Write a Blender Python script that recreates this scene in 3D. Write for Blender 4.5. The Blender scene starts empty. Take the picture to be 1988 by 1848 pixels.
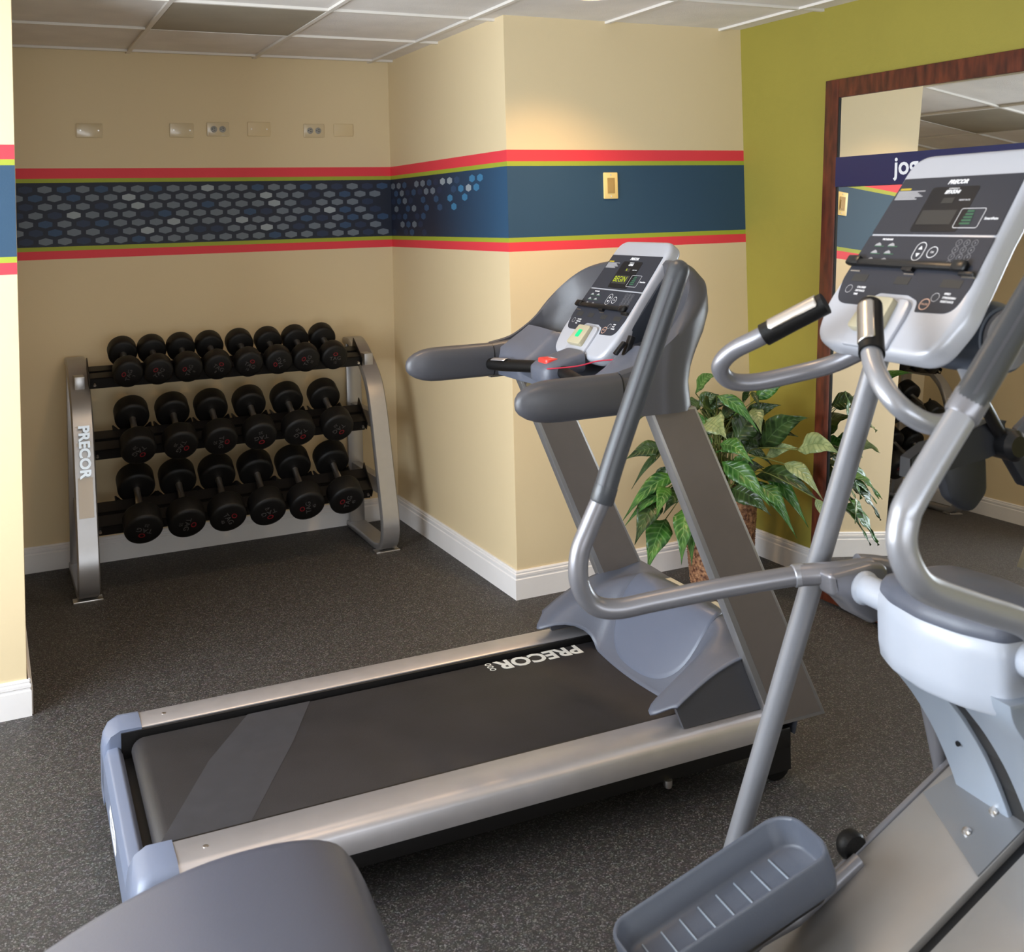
import bpy, bmesh, math, random
from mathutils import Vector, Matrix
random.seed(11)
sc = bpy.context.scene
COL = sc.collection
PI = math.pi

# ------------------------------------------------------------ camera
def make_camera():
    f, cx, cy = 2115.82, 993.73, 406.71
    yaw, pitch, roll = -0.4526, -0.0048, 0.0253
    r = Vector((math.cos(yaw), math.sin(yaw), 0)); f0 = Vector((-math.sin(yaw), math.cos(yaw), 0)); u0 = Vector((0, 0, 1))
    fw = math.cos(pitch)*f0 - math.sin(pitch)*u0; up = math.sin(pitch)*f0 + math.cos(pitch)*u0
    X = math.cos(roll)*r - math.sin(roll)*up; Y = math.sin(roll)*r + math.cos(roll)*up; Z = -fw
    cam = bpy.data.cameras.new('camera'); o = bpy.data.objects.new('camera', cam); COL.objects.link(o)
    m = Matrix((X, Y, Z)).transposed().to_4x4(); m.translation = Vector((-1.9871, -4.1232, 1.611)); o.matrix_world = m
    cam.sensor_fit = 'HORIZONTAL'; cam.sensor_width = 36; cam.lens = f/1988*36
    cam.shift_x = (994-cx)/1988; cam.shift_y = (cy-924)/1988
    cam.clip_start = 0.05
    cam.dof.use_dof = True; cam.dof.focus_distance = 3.7; cam.dof.aperture_fstop = 7.0
    sc.camera = o
make_camera()

# ------------------------------------------------------------ world, exposure, daylight and ceiling lamps
sc.view_settings.view_transform = 'Standard'; sc.view_settings.look = 'None'
sc.view_settings.gamma = 1.0; sc.view_settings.use_curve_mapping = False
sc.view_settings.exposure = -0.42
w = bpy.data.worlds.new('sky'); sc.world = w; w.use_nodes = True
w.node_tree.nodes['Background'].inputs[0].default_value = (0.75, 0.87, 1.0, 1)
w.node_tree.nodes['Background'].inputs[1].default_value = 2.0

def area_light(name, loc, target, sx, sy, power, color):
    l = bpy.data.lights.new(name, 'AREA'); l.shape = 'RECTANGLE'; l.size = sx; l.size_y = sy; l.energy = power; l.color = color
    o = bpy.data.objects.new(name, l); COL.objects.link(o); o.location = loc
    o.rotation_euler = (Vector(target)-Vector(loc)).to_track_quat('-Z', 'Y').to_euler()
    return o
def spot_light(name, loc, target, power, color, ang, blend, rad=0.05):
    l = bpy.data.lights.new(name, 'SPOT'); l.energy = power; l.color = color; l.spot_size = math.radians(ang); l.spot_blend = blend; l.shadow_soft_size = rad
    o = bpy.data.objects.new(name, l); COL.objects.link(o); o.location = loc
    o.rotation_euler = (Vector(target)-Vector(loc)).to_track_quat('-Z', 'Y').to_euler()
    return o
WARM = (1.0, 0.66, 0.34)
DAY = (0.80, 0.90, 1.0)
# daylight falls in through window_1 (left wall) and window_2 (wall behind the camera)
area_light('daylight_side', (-3.80, -1.60, 1.45), (0, -1.60, 1.30), 2.6, 1.4, 230, DAY)
area_light('ground_bounce_uplight', (-3.82, -1.60, 1.10), (-2.0, -1.60, 2.44), 2.6, 0.8, 90, (0.92, 0.95, 1.0))  # added lamp tilted up to brighten the ceiling, stands in for ground bounce
area_light('daylight_rear', (-1.2, -5.80, 1.25), (-0.9, -4.3, 2.44), 3.2, 1.0, 90, (0.90, 0.95, 1.0))
# recessed downlights in the ceiling of the room
for p_, t_, e_, a_ in (
        ((0.14, -0.52, 2.425), (0.16, -0.26, 0.0), 76, 112),
        ((-1.0, -0.80, 2.425), (-0.98, 0.0, 0.3), 42, 112),
        ((-0.9, -2.1, 2.425), (-0.9, -2.05, 0.0), 22, 130),
        ((0.45, -2.9, 2.425), (0.45, -2.8, 0.0), 24, 130),
        ((-2.4, -3.9, 2.425), (-2.2, -3.6, 0.0), 14, 120)):
    spot_light('downlight_lamp', p_, t_, e_, WARM, a_, 1.0)

# ------------------------------------------------------------ materials
def srgb(r, g, b):
    def c(v):
        v /= 255.0
        return v/12.92 if v <= 0.04045 else ((v+0.055)/1.055)**2.4
    return (c(r), c(g), c(b), 1)
MATS = {}
def mat(name, color, rough=0.5, metal=0.0, noise=0.0, nscale=20.0, bump=0.0, bscale=200.0, emit=None, estr=0.0, coat=0.0, spec=0.5):
    if name in MATS: return MATS[name]
    m = bpy.data.materials.new(name); m.use_nodes = True; nt = m.node_tree; b = nt.nodes['Principled BSDF']
    b.inputs['Base Color'].default_value = color; b.inputs['Roughness'].default_value = rough; b.inputs['Metallic'].default_value = metal
    b.inputs['Specular IOR Level'].default_value = spec
    if coat: b.inputs['Coat Weight'].default_value = coat; b.inputs['Coat Roughness'].default_value = 0.15
    tc = nt.nodes.new('ShaderNodeTexCoord')
    if noise > 0:
        n = nt.nodes.new('ShaderNodeTexNoise'); n.inputs['Scale'].default_value = nscale; n.inputs['Detail'].default_value = 4
        nt.links.new(tc.outputs['Object'], n.inputs['Vector'])
        mx = nt.nodes.new('ShaderNodeMix'); mx.data_type = 'RGBA'; mx.blend_type = 'MULTIPLY'
        rmp = nt.nodes.new('ShaderNodeMapRange'); rmp.inputs[1].default_value = 0.3; rmp.inputs[2].default_value = 0.7
        rmp.inputs[3].default_value = 1-noise; rmp.inputs[4].default_value = 1+noise*0.3
        nt.links.new(n.outputs['Fac'], rmp.inputs[0])
        mx.inputs['Factor'].default_value = 1; mx.inputs[6].default_value = color
        cmb = nt.nodes.new('ShaderNodeCombineColor')
        for i in range(3): nt.links.new(rmp.outputs[0], cmb.inputs[i])
        nt.links.new(cmb.outputs[0], mx.inputs[7]); nt.links.new(mx.outputs[2], b.inputs['Base Color'])
    if bump > 0:
        n2 = nt.nodes.new('ShaderNodeTexNoise'); n2.inputs['Scale'].default_value = bscale; n2.inputs['Detail'].default_value = 3
        nt.links.new(tc.outputs['Object'], n2.inputs['Vector'])
        bp = nt.nodes.new('ShaderNodeBump'); bp.inputs['Strength'].default_value = bump; bp.inputs['Distance'].default_value = 0.003
        nt.links.new(n2.outputs['Fac'], bp.inputs['Height']); nt.links.new(bp.outputs[0], b.inputs['Normal'])
    if emit: b.inputs['Emission Color'].default_value = emit; b.inputs['Emission Strength'].default_value = estr
    MATS[name] = m
    return m
C_CREAM = srgb(219, 199, 160)
cream = mat('cream_paint', C_CREAM, 0.75, noise=0.04, nscale=3, bump=0.15, bscale=160)
green = mat('olive_green_paint', srgb(146, 135, 50), 0.7, noise=0.05, nscale=3, bump=0.15, bscale=160)
white_paint = mat('white_trim_paint', srgb(232, 228, 226), 0.45, noise=0.03, nscale=8)
tile_mat = mat('ceiling_tile', srgb(232, 226, 220), 0.9, noise=0.08, nscale=6, bump=0.5, bscale=260)
grid_mat = mat('ceiling_grid_metal', srgb(222, 216, 208), 0.55)
dull_panel = mat('dull_grey_panel', srgb(158, 150, 134), 0.55, noise=0.1, nscale=5)
BAND = [(1.8755, 'red'), (1.8305, 'lime'), (1.811, 'navy'), (1.5105, 'lime'), (1.492, 'red'), (1.449, None)]
def wall_band_mat(name, base, navy):
    """paint with the red, lime and blue stripe band, laid out by height"""
    m = bpy.data.materials.new(name); m.use_nodes = True; nt = m.node_tree; b = nt.nodes['Principled BSDF']
    b.inputs['Roughness'].default_value = 0.62
    tc = nt.nodes.new('ShaderNodeTexCoord'); sx = nt.nodes.new('ShaderNodeSeparateXYZ'); nt.links.new(tc.outputs['Object'], sx.inputs[0])
    cr = nt.nodes.new('ShaderNodeValToRGB'); cr.color_ramp.interpolation = 'CONSTANT'
    dv = nt.nodes.new('ShaderNodeMath'); dv.operation = 'DIVIDE'; dv.inputs[1].default_value = 2.5; nt.links.new(sx.outputs['Z'], dv.inputs[0]); nt.links.new(dv.outputs[0], cr.inputs[0])
    red = srgb(226, 58, 70); lime = srgb(158, 168, 48)
    stops = [(0, base), (1.449, red), (1.492, lime), (1.5105, navy), (1.811, lime), (1.8305, red), (1.8755, base)]
    e = cr.color_ramp.elements
    e[0].position = 0; e[0].color = base; e[1].position = stops[1][0]/2.5; e[1].color = stops[1][1]
    for z, c in stops[2:]:
        k = e.new(z/2.5); k.color = c
    n = nt.nodes.new('ShaderNodeTexNoise'); n.inputs['Scale'].default_value = 160; nt.links.new(tc.outputs['Object'], n.inputs['Vector'])
    bp = nt.nodes.new('ShaderNodeBump'); bp.inputs['Strength'].default_value = 0.12; bp.inputs['Distance'].default_value = 0.002
    nt.links.new(n.outputs['Fac'], bp.inputs['Height']); nt.links.new(bp.outputs[0], b.inputs['Normal'])
    nt.links.new(cr.outputs[0], b.inputs['Base Color'])
    return m
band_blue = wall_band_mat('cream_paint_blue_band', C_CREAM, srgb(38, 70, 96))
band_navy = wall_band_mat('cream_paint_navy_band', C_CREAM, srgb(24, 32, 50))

def floor_material():
    m = bpy.data.materials.new('speckled_rubber'); m.use_nodes = True; nt = m.node_tree; b = nt.nodes['Principled BSDF']
    tc = nt.nodes.new('ShaderNodeTexCoord')
    v = nt.nodes.new('ShaderNodeTexVoronoi'); v.inputs['Scale'].default_value = 300; nt.links.new(tc.outputs['Object'], v.inputs['Vector'])
    cr = nt.nodes.new('ShaderNodeValToRGB'); e = cr.color_ramp.elements
    sp = nt.nodes.new('ShaderNodeSeparateColor'); nt.links.new(v.outputs['Color'], sp.inputs[0]); nt.links.new(sp.outputs[0], cr.inputs[0])
    e[0].position = 0.0; e[0].color = srgb(40, 35, 33); e[1].position = 1.0; e[1].color = srgb(112, 108, 106)
    k = e.new(0.62); k.color = srgb(52, 46, 44); k = e.new(0.84); k.color = srgb(76, 70, 67)
    n = nt.nodes.new('ShaderNodeTexNoise'); n.inputs['Scale'].default_value = 60; n.inputs['Detail'].default_value = 4; nt.links.new(tc.outputs['Object'], n.inputs['Vector'])
    mx = nt.nodes.new('ShaderNodeMix'); mx.data_type = 'RGBA'; mx.blend_type = 'OVERLAY'; mx.inputs['Factor'].default_value = 0.5
    nt.links.new(cr.outputs[0], mx.inputs[6]); nt.links.new(n.outputs['Color'], mx.inputs[7])
    hs = nt.nodes.new('ShaderNodeHueSaturation'); hs.inputs['Saturation'].default_value = 0.5; nt.links.new(mx.outputs[2], hs.inputs['Color'])
    nt.links.new(hs.outputs[0], b.inputs['Base Color'])
    b.inputs['Roughness'].default_value = 0.62
    bp = nt.nodes.new('ShaderNodeBump'); bp.inputs['Strength'].default_value = 0.4; bp.inputs['Distance'].default_value = 0.002
    nt.links.new(v.outputs['Distance'], bp.inputs['Height']); nt.links.new(bp.outputs[0], b.inputs['Normal'])
    return m
floor_mat = floor_material()

silver = mat('silver_paint', srgb(172, 170, 170), 0.34, 0.75, noise=0.03, nscale=30)
silver_rail = mat('brushed_aluminium', srgb(182, 178, 180), 0.38, 0.65, noise=0.06, nscale=14)
champagne = mat('silver_upright_face', srgb(122, 114, 110), 0.42, 0.5, noise=0.04, nscale=20)
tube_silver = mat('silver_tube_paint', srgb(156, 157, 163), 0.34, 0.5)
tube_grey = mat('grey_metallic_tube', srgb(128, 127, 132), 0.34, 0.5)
grey_plastic = mat('slate_grey_plastic', srgb(86, 90, 102), 0.42, bump=0.12, bscale=500)
dark_plastic = mat('charcoal_plastic', srgb(72, 72, 77), 0.4, bump=0.1, bscale=500)
blue_plastic = mat('blue_grey_plastic', srgb(104, 112, 132), 0.35)
black_rubber = mat('black_rubber', srgb(9, 8, 8), 0.5, bump=0.2, bscale=300, spec=0.3)
black_plastic = mat('black_plastic', srgb(16, 16, 18), 0.3)
black_metal = mat('black_powder_coat', srgb(14, 12, 12), 0.42)
grip_grey = mat('dark_grip_rubber', srgb(60, 62, 66), 0.36, bump=0.1, bscale=400)
console_silver = mat('console_silver', srgb(178, 180, 188), 0.34, 0.2)
panel_black = mat('console_face', srgb(44, 46, 54), 0.5, spec=0.3)
panel_dark = mat('console_display_window', srgb(16, 17, 22), 0.35, spec=0.3)
screen_grey = mat('blank_screen', srgb(50, 49, 48), 0.45, spec=0.3)
white_print = mat('white_print', srgb(225, 225, 228), 0.5)
grey_print = mat('grey_print', srgb(150, 150, 154), 0.5)
green_print = mat('green_print', srgb(46, 92, 66), 0.5)
yellow_print = mat('yellow_print', srgb(170, 150, 40), 0.5)
led_yellow = mat('yellow_green_led', srgb(120, 130, 16), 0.5, emit=srgb(180, 195, 20), estr=0.8)
led_green = mat('green_button', srgb(20, 190, 120), 0.4, emit=srgb(10, 190, 110), estr=0.35)
red_plastic = mat('red_plastic', srgb(235, 60, 52), 0.35)
red_cord = mat('red_cord', srgb(170, 20, 50), 0.5)
chrome = mat('chrome', srgb(215, 210, 205), 0.28, 1.0)
cover_white = mat('pearl_white_cover', srgb(172, 178, 190), 0.35, coat=0.3)
beige_key = mat('beige_keypad', srgb(172, 164, 138), 0.45)
belt_mat = mat('running_belt', srgb(33, 31, 34), 0.55, noise=0.25, nscale=9, bump=0.15, bscale=400)
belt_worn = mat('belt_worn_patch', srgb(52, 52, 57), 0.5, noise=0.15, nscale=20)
wood = None
def wood_material():
    m = bpy.data.materials.new('mahogany_wood'); m.use_nodes = True; nt = m.node_tree; b = nt.nodes['Principled BSDF']
    tc = nt.nodes.new('ShaderNodeTexCoord'); mp = nt.nodes.new('ShaderNodeMapping'); mp.inputs['Scale'].default_value = (14, 3, 3)
    nt.links.new(tc.outputs['Object'], mp.inputs[0])
    n = nt.nodes.new('ShaderNodeTexNoise'); n.inputs['Scale'].default_value = 3.0; n.inputs['Detail'].default_value = 6; nt.links.new(mp.outputs[0], n.inputs['Vector'])
    cr = nt.nodes.new('ShaderNodeValToRGB'); e = cr.color_ramp.elements; e[0].position = 0.3; e[0].color = srgb(54, 22, 14); e[1].position = 0.72; e[1].color = srgb(104, 48, 28)
    nt.links.new(n.outputs['Fac'], cr.inputs[0]); nt.links.new(cr.outputs[0], b.inputs['Base Color']); b.inputs['Roughness'].default_value = 0.38
    return m
wood = wood_material()
def wicker_material():
    m = bpy.data.materials.new('woven_wicker'); m.use_nodes = True; nt = m.node_tree; b = nt.nodes['Principled BSDF']
    tc = nt.nodes.new('ShaderNodeTexCoord'); n = nt.nodes.new('ShaderNodeTexNoise'); n.inputs['Scale'].default_value = 60
    nt.links.new(tc.outputs['Object'], n.inputs['Vector'])
    cr = nt.nodes.new('ShaderNodeValToRGB'); e = cr.color_ramp.elements; e[0].position = 0.35; e[0].color = srgb(88, 48, 30); e[1].position = 0.7; e[1].color = srgb(190, 140, 100)
    nt.links.new(n.outputs['Fac'], cr.inputs[0]); nt.links.new(cr.outputs[0], b.inputs['Base Color']); b.inputs['Roughness'].default_value = 0.6
    return m
wicker = wicker_material()
def leaf_material(name, c1, c2, cv):
    """blotchy green blade with lighter side veins running out from the midrib"""
    m = bpy.data.materials.new(name); m.use_nodes = True; nt = m.node_tree; b = nt.nodes['Principled BSDF']
    tc = nt.nodes.new('ShaderNodeTexCoord'); n = nt.nodes.new('ShaderNodeTexNoise'); n.inputs['Scale'].default_value = 22; n.inputs['Detail'].default_value = 3
    nt.links.new(tc.outputs['Object'], n.inputs['Vector'])
    cr = nt.nodes.new('ShaderNodeValToRGB'); e = cr.color_ramp.elements; e[0].position = 0.35; e[0].color = c1; e[1].position = 0.65; e[1].color = c2
    nt.links.new(n.outputs['Fac'], cr.inputs[0])
    def M(op, *a):
        q = nt.nodes.new('ShaderNodeMath'); q.operation = op
        for i, v in enumerate(a):
            if isinstance(v, (int, float)): q.inputs[i].default_value = v
            else: nt.links.new(v, q.inputs[i])
        return q.outputs[0]
    sp = nt.nodes.new('ShaderNodeSeparateXYZ'); nt.links.new(tc.outputs['UV'], sp.inputs[0])
    au = M('ABSOLUTE', M('SUBTRACT', sp.outputs[0], 0.5))
    w = M('POWER', M('ABSOLUTE', M('COSINE', M('MULTIPLY', M('SUBTRACT', sp.outputs[1], M('MULTIPLY', au, 0.36)), 27.0))), 9.0)
    mid = M('LESS_THAN', au, 0.022)
    f = M('MINIMUM', M('ADD', M('MULTIPLY', w, 0.5), M('MULTIPLY', mid, 0.7)), 0.8)
    mx = nt.nodes.new('ShaderNodeMix'); mx.data_type = 'RGBA'; nt.links.new(f, mx.inputs['Factor']); nt.links.new(cr.outputs[0], mx.inputs[6]); mx.inputs[7].default_value = cv
    nt.links.new(mx.outputs[2], b.inputs['Base Color']); b.inputs['Roughness'].default_value = 0.34
    bp = nt.nodes.new('ShaderNodeBump'); bp.inputs['Strength'].default_value = 0.5; bp.inputs['Distance'].default_value = 0.002; nt.links.new(w, bp.inputs['Height']); nt.links.new(bp.outputs[0], b.inputs['Normal'])
    return m
leaf_mats = [leaf_material('leaf_dark', srgb(26, 44, 18), srgb(50, 74, 32), srgb(74, 98, 54)), leaf_material('leaf_bright', srgb(30, 76, 26), srgb(66, 116, 42), srgb(110, 150, 84)), leaf_material('leaf_pale', srgb(108, 124, 82), srgb(146, 158, 110), srgb(90, 110, 66))]
stem_mat = mat('plant_stem', srgb(86, 96, 40), 0.5)

# ------------------------------------------------------------ mesh helpers
def finish(bm, name, mats, parent=None, smooth=True, ang=35, loc=None):
    bmesh.ops.recalc_face_normals(bm, faces=bm.faces[:])
    me = bpy.data.meshes.new(name); bm.to_mesh(me); bm.free()
    if not isinstance(mats, (list, tuple)): mats = [mats]
    for m in mats: me.materials.append(m)
    if smooth:
        for p in me.polygons: p.use_smooth = True
        me.set_sharp_from_angle(angle=math.radians(ang))
    o = bpy.data.objects.new(name, me); COL.objects.link(o)
    if parent: o.parent = parent
    if loc: o.location = loc
    return o
def tag(o, label=None, cat=None, group=None, kind=None):
    if label: o['label'] = label
    if cat: o['category'] = cat
    if group: o['group'] = group
    if kind: o['kind'] = kind
    return o
def empty(name, loc, rz=0, **k):
    o = bpy.data.objects.new(name, None); COL.objects.link(o); o.location = loc; o.rotation_euler = (0, 0, rz); o.empty_display_size = 0.1
    return tag(o, **k)
def nb(): return bmesh.new()
def box(bm, x0, x1, y0, y1, z0, z1, mi=0, M=None, bevel=0.0, seg=2):
    vs = [bm.verts.new((x, y, z)) for x in (x0, x1) for y in (y0, y1) for z in (z0, z1)]
    fs = [bm.faces.new([vs[i] for i in q]) for q in ((0, 1, 3, 2), (4, 6, 7, 5), (0, 4, 5, 1), (2, 3, 7, 6), (0, 2, 6, 4), (1, 5, 7, 3))]
    for f in fs: f.material_index = mi
    if bevel > 0:
        es = list({e for f in fs for e in f.edges})
        r = bmesh.ops.bevel(bm, geom=es, offset=bevel, segments=seg, affect='EDGES', profile=0.5)
        for f in r['faces']: f.material_index = mi
        vs = list({v for f in fs if f.is_valid for v in f.verts} | {v for f in r['faces'] for v in f.verts})
    if M is not None:
        for v in vs: v.co = M @ v.co
    return vs
def prism(bm, poly, a, b, axis='y', bevel=0.0, seg=2, mi=0, M=None):
    """extrude a closed 2-D outline along an axis; outline coordinates are the two other axes in order"""
    def P(p, t):
        if axis == 'y': return (p[0], t, p[1])
        if axis == 'x': return (t, p[0], p[1])
        return (p[0], p[1], t)
    A = [bm.verts.new(P(p, a)) for p in poly]; B = [bm.verts.new(P(p, b)) for p in poly]
    n = len(poly); fs = [bm.faces.new(A), bm.faces.new(B[::-1])]
    for i in range(n): fs.append(bm.faces.new((A[i], B[i], B[(i+1) % n], A[(i+1) % n])))
    for f in fs: f.material_index = mi
    vs = A+B
    if bevel > 0:
        bmesh.ops.recalc_face_normals(bm, faces=fs)
        es = list(set(fs[0].edges) | set(fs[1].edges))
        r = bmesh.ops.bevel(bm, geom=es, offset=bevel, segments=seg, affect='EDGES', profile=0.5)
        for f in r['faces']: f.material_index = mi
        vs = list({v for f in fs if f.is_valid for v in f.verts} | {v for f in r['faces'] for v in f.verts})
    if M is not None:
        for v in vs: v.co = M @ v.co
    return vs
def rpoly(pts, rad, n=6):
    """round the corners of a polygon; rad: number or list"""
    out = []; N = len(pts)
    for i in range(N):
        p = Vector(pts[i]).to_2d() if len(pts[i]) == 2 else Vector(pts[i]); a = Vector(pts[i-1]); b = Vector(pts[(i+1) % N])
        r = rad[i] if isinstance(rad, (list, tuple)) else rad
        if r <= 0: out.append((p.x, p.y)); continue
        u = (a-p); v = (b-p); lu, lv = u.length, v.length; u /= lu; v /= lv
        ang = math.acos(max(-1, min(1, u.dot(v)))); t = min(r/math.tan(ang/2), lu*0.49, lv*0.49)
        p1 = p+u*t; p2 = p+v*t
        for k in range(n+1):
            s = k/n; q = p1*(1-s)**2+p*2*s*(1-s)+p2*s*s; out.append((q.x, q.y))
    return out
def catmull(pts, n=8):
    P = [Vector(p) for p in pts]; out = []
    for i in range(len(P)-1):
        p0 = P[max(i-1, 0)]; p1 = P[i]; p2 = P[i+1]; p3 = P[min(i+2, len(P)-1)]
        for k in range(n):
            t = k/n
            out.append(0.5*((2*p1)+(-p0+p2)*t+(2*p0-5*p1+4*p2-p3)*t*t+(-p0+3*p1-3*p2+p3)*t*t*t))
    out.append(P[-1]); return out
def tube(bm, pts, r, seg=16, cap=True, mi=0, rounded=False, oval=1.0, up=(0, 0, 1)):
    pts = [Vector(p) for p in pts]; N = len(pts)
    R = r if isinstance(r, (list, tuple)) else [r]*N
    if rounded:
        d0 = (pts[0]-pts[1]).normalized(); d1 = (pts[-1]-pts[-2]).normalized(); a, b = R[0], R[-1]
        pre = [(pts[0]+d0*a*math.sin(t), a*math.cos(t)) for t in (1.45, 1.1, 0.75, 0.4)]; post = [(pts[-1]+d1*b*math.sin(t), b*math.cos(t)) for t in (0.4, 0.75, 1.1, 1.45)]
        pts = [q[0] for q in pre]+pts+[q[0] for q in post]; R = [q[1] for q in pre]+list(R)+[q[1] for q in post]; N = len(pts)
    rings = []; upv = Vector(up); prev = None
    for i, p in enumerate(pts):
        t = (pts[min(i+1, N-1)]-pts[max(i-1, 0)]).normalized()
        if prev is None:
            x = t.cross(upv)
            if x.length < 1e-3: x = t.cross(Vector((1, 0, 0)))
            x.normalize()
        else:
            x = prev-t*prev.dot(t); x.normalize()
        prev = x; y = t.cross(x)
        rings.append([bm.verts.new(p+x*R[i]*math.cos(2*PI*k/seg)*oval+y*R[i]*math.sin(2*PI*k/seg)) for k in range(seg)])
    for a, b in zip(rings, rings[1:]):
        for k in range(seg):
            f = bm.faces.new((a[k], a[(k+1) % seg], b[(k+1) % seg], b[k])); f.material_index = mi
    if cap:
        f = bm.faces.new(rings[0][::-1]); f.material_index = mi; f = bm.faces.new(rings[-1]); f.material_index = mi
    return [v for r_ in rings for v in r_]
def loft(bm, rings, close=True, cap=True, mi=0):
    R = [[bm.verts.new(p) for p in r] for r in rings]; n = len(R[0])
    for a, b in zip(R, R[1:]):
        for k in range(n if close else n-1):
            f = bm.faces.new((a[k], a[(k+1) % n], b[(k+1) % n], b[k])); f.material_index = mi
    if cap:
        for r_ in (R[0][::-1], R[-1]):
            f = bm.faces.new(r_); f.material_index = mi
    return R
def lathe(bm, prof, axis_pt=(0, 0, 0), axis='z', seg=32, mi=0, M=None):
    rings = []
    for r, h in prof:
        ring = []
        for k in range(seg):
            a = 2*PI*k/seg; c, s = r*math.cos(a), r*math.sin(a)
            p = (c, s, h) if axis == 'z' else ((h, c, s) if axis == 'x' else (c, h, s))
            ring.append(bm.verts.new(Vector(p)+Vector(axis_pt)))
        rings.append(ring)
    for a, b in zip(rings, rings[1:]):
        for k in range(seg):
            f = bm.faces.new((a[k], a[(k+1) % seg], b[(k+1) % seg], b[k])); f.material_index = mi
    for r_ in (rings[0][::-1], rings[-1]):
        f = bm.faces.new(r_); f.material_index = mi
    vs = [v for r_ in rings for v in r_]
    if M is not None:
        for v in vs: v.co = M @ v.co
    return vs
def add_text(bm, body, size, M, mi=0, align='CENTER', shear=0.0, depth=0.0004, sx=1.0, bold=0.0):
    cu = bpy.data.curves.new('t', 'FONT'); cu.body = body; cu.size = size; cu.align_x = align; cu.align_y = 'CENTER'; cu.shear = shear; cu.extrude = depth; cu.offset = bold
    cu.resolution_u = 3
    o = bpy.data.objects.new('t', cu); COL.objects.link(o)
    dg = bpy.context.evaluated_depsgraph_get(); me = bpy.data.meshes.new_from_object(o.evaluated_get(dg))
    me.transform(M @ Matrix.Diagonal((sx, 1, 1, 1)))
    n0 = len(bm.faces); bm.from_mesh(me); bm.faces.ensure_lookup_table()
    for f in bm.faces[n0:]: f.material_index = mi
    bpy.data.objects.remove(o); bpy.data.curves.remove(cu); bpy.data.meshes.remove(me)

# ------------------------------------------------------------ room
D, W, H, XL, YL = 1.4498, 1.235, 2.44, -1.886, -0.162
XW, YB = -3.65, -5.65                                   # left wall with window, wall behind the camera
def slab(name, x0, x1, y0, y1, z0, z1, m, parent=None):
    bm = nb(); box(bm, x0, x1, y0, y1, z0, z1); o = finish(bm, name, m, parent, smooth=False)
    if parent is None: o['kind'] = 'structure'
    return o
slab('floor', XW-0.1, W+0.25, YB-0.1, D+0.1, -0.06, 0, floor_mat)
# ceiling: lay-in tiles with bright metal grid
def ceiling():
    gx, gy, a, b = -0.7213, 0.7367, 0.6131, 0.6414
    bm = nb()
    box(bm, XW-0.1, W+0.25, YB-0.1, D+0.1, H+0.012, H+0.07)
    o = finish(bm, 'ceiling', tile_mat, smooth=False); o['kind'] = 'structure'
    bm = nb(); t = 0.0095
    i = -6
    while gx+i*a < W+0.1:
        x = gx+i*a
        if x > XW: box(bm, x-t, x+t, YB, D, H, H+0.011)
        i += 1
    j = -3
    while gy-j*b > YB:
        y = gy-j*b
        if y < D: box(bm, XW, W-0.0212*min(y, 0), y-t, y+t, H+0.0005, H+0.0115)
        j += 1
    finish(bm, 'grid', grid_mat, o, smooth=False)
    # the dull grey lay-in panel over the alcove
    bm = nb(); box(bm, gx-a+0.012, gx-0.012, gy-b+0.012, gy-0.012, H+0.0025, H+0.0115)
    p = finish(bm, 'ceiling_panel', dull_panel, smooth=False)
    tag(p, 'dull grey lay-in panel in the white tiled ceiling above the alcove', 'ceiling panel')
    return o
ceiling()
HB = 0.1193
def wall(name, x0, x1, y0, y1, m, z0=0, z1=H+0.012):
    return slab(name, x0, x1, y0, y1, z0, z1, m)
def hexes(bm, pts, facing, mi_fn):
    for (u, z, mi) in pts:
        hw, hh, q = 0.0305, 0.0178, 0.0090
        out = [(0, hh), (hw, q), (hw, -q), (0, -hh), (-hw, -q), (-hw, q)]
        if facing == 'y': vs = [bm.verts.new((u+p, D-0.0006, z+r)) for p, r in out]
        else: vs = [bm.verts.new((-0.0006, u+p, z+r)) for p, r in out]
        f = bm.faces.new(vs); f.material_index = mi
hex_mats = [mat('hexagon_grey', srgb(104, 114, 126), 0.6), mat('hexagon_pale', srgb(150, 160, 168), 0.6), mat('hexagon_blue', srgb(46, 72, 104), 0.6), mat('hexagon_deep_blue', srgb(34, 48, 76), 0.6), mat('hexagon_bright_blue', srgb(60, 120, 160), 0.6)]
def wall_back():
    bm = nb(); box(bm, XL-0.1, 0.1, D, D+0.1, 0, H+0.012)
    rowsA = ['DGBGBGGBGGPGGBGGBGDGDB', 'GBGBGGPGGGGGGGPGGDGBGG', 'DGGGDGPGGGBGGGPGDGGGD.', 'DGDPGGGDBGGGGBDGGGPBGDG', 'GBGDBGGGPGGGPGGGBDGBGB', 'GDBGGDGPGGDDGGPGDGGBDG.', 'DGGDGGBGGGGGGGBGGDGGDG']
    K = {'G': 1, 'P': 2, 'B': 3, 'D': 4, 'A': 5}
    pts = []
    for r in range(7):
        z = 1.7838-0.0409*r; x = -1.803 if r % 2 == 0 else -1.8447
        for ch in rowsA[r]:
            if ch != '.' and x+0.031 < 0: pts.append((x, z, K[ch]))
            x += 0.0835
    hexes(bm, pts, 'y', None)
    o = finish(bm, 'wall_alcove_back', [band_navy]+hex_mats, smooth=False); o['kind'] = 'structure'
wall_back()
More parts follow.
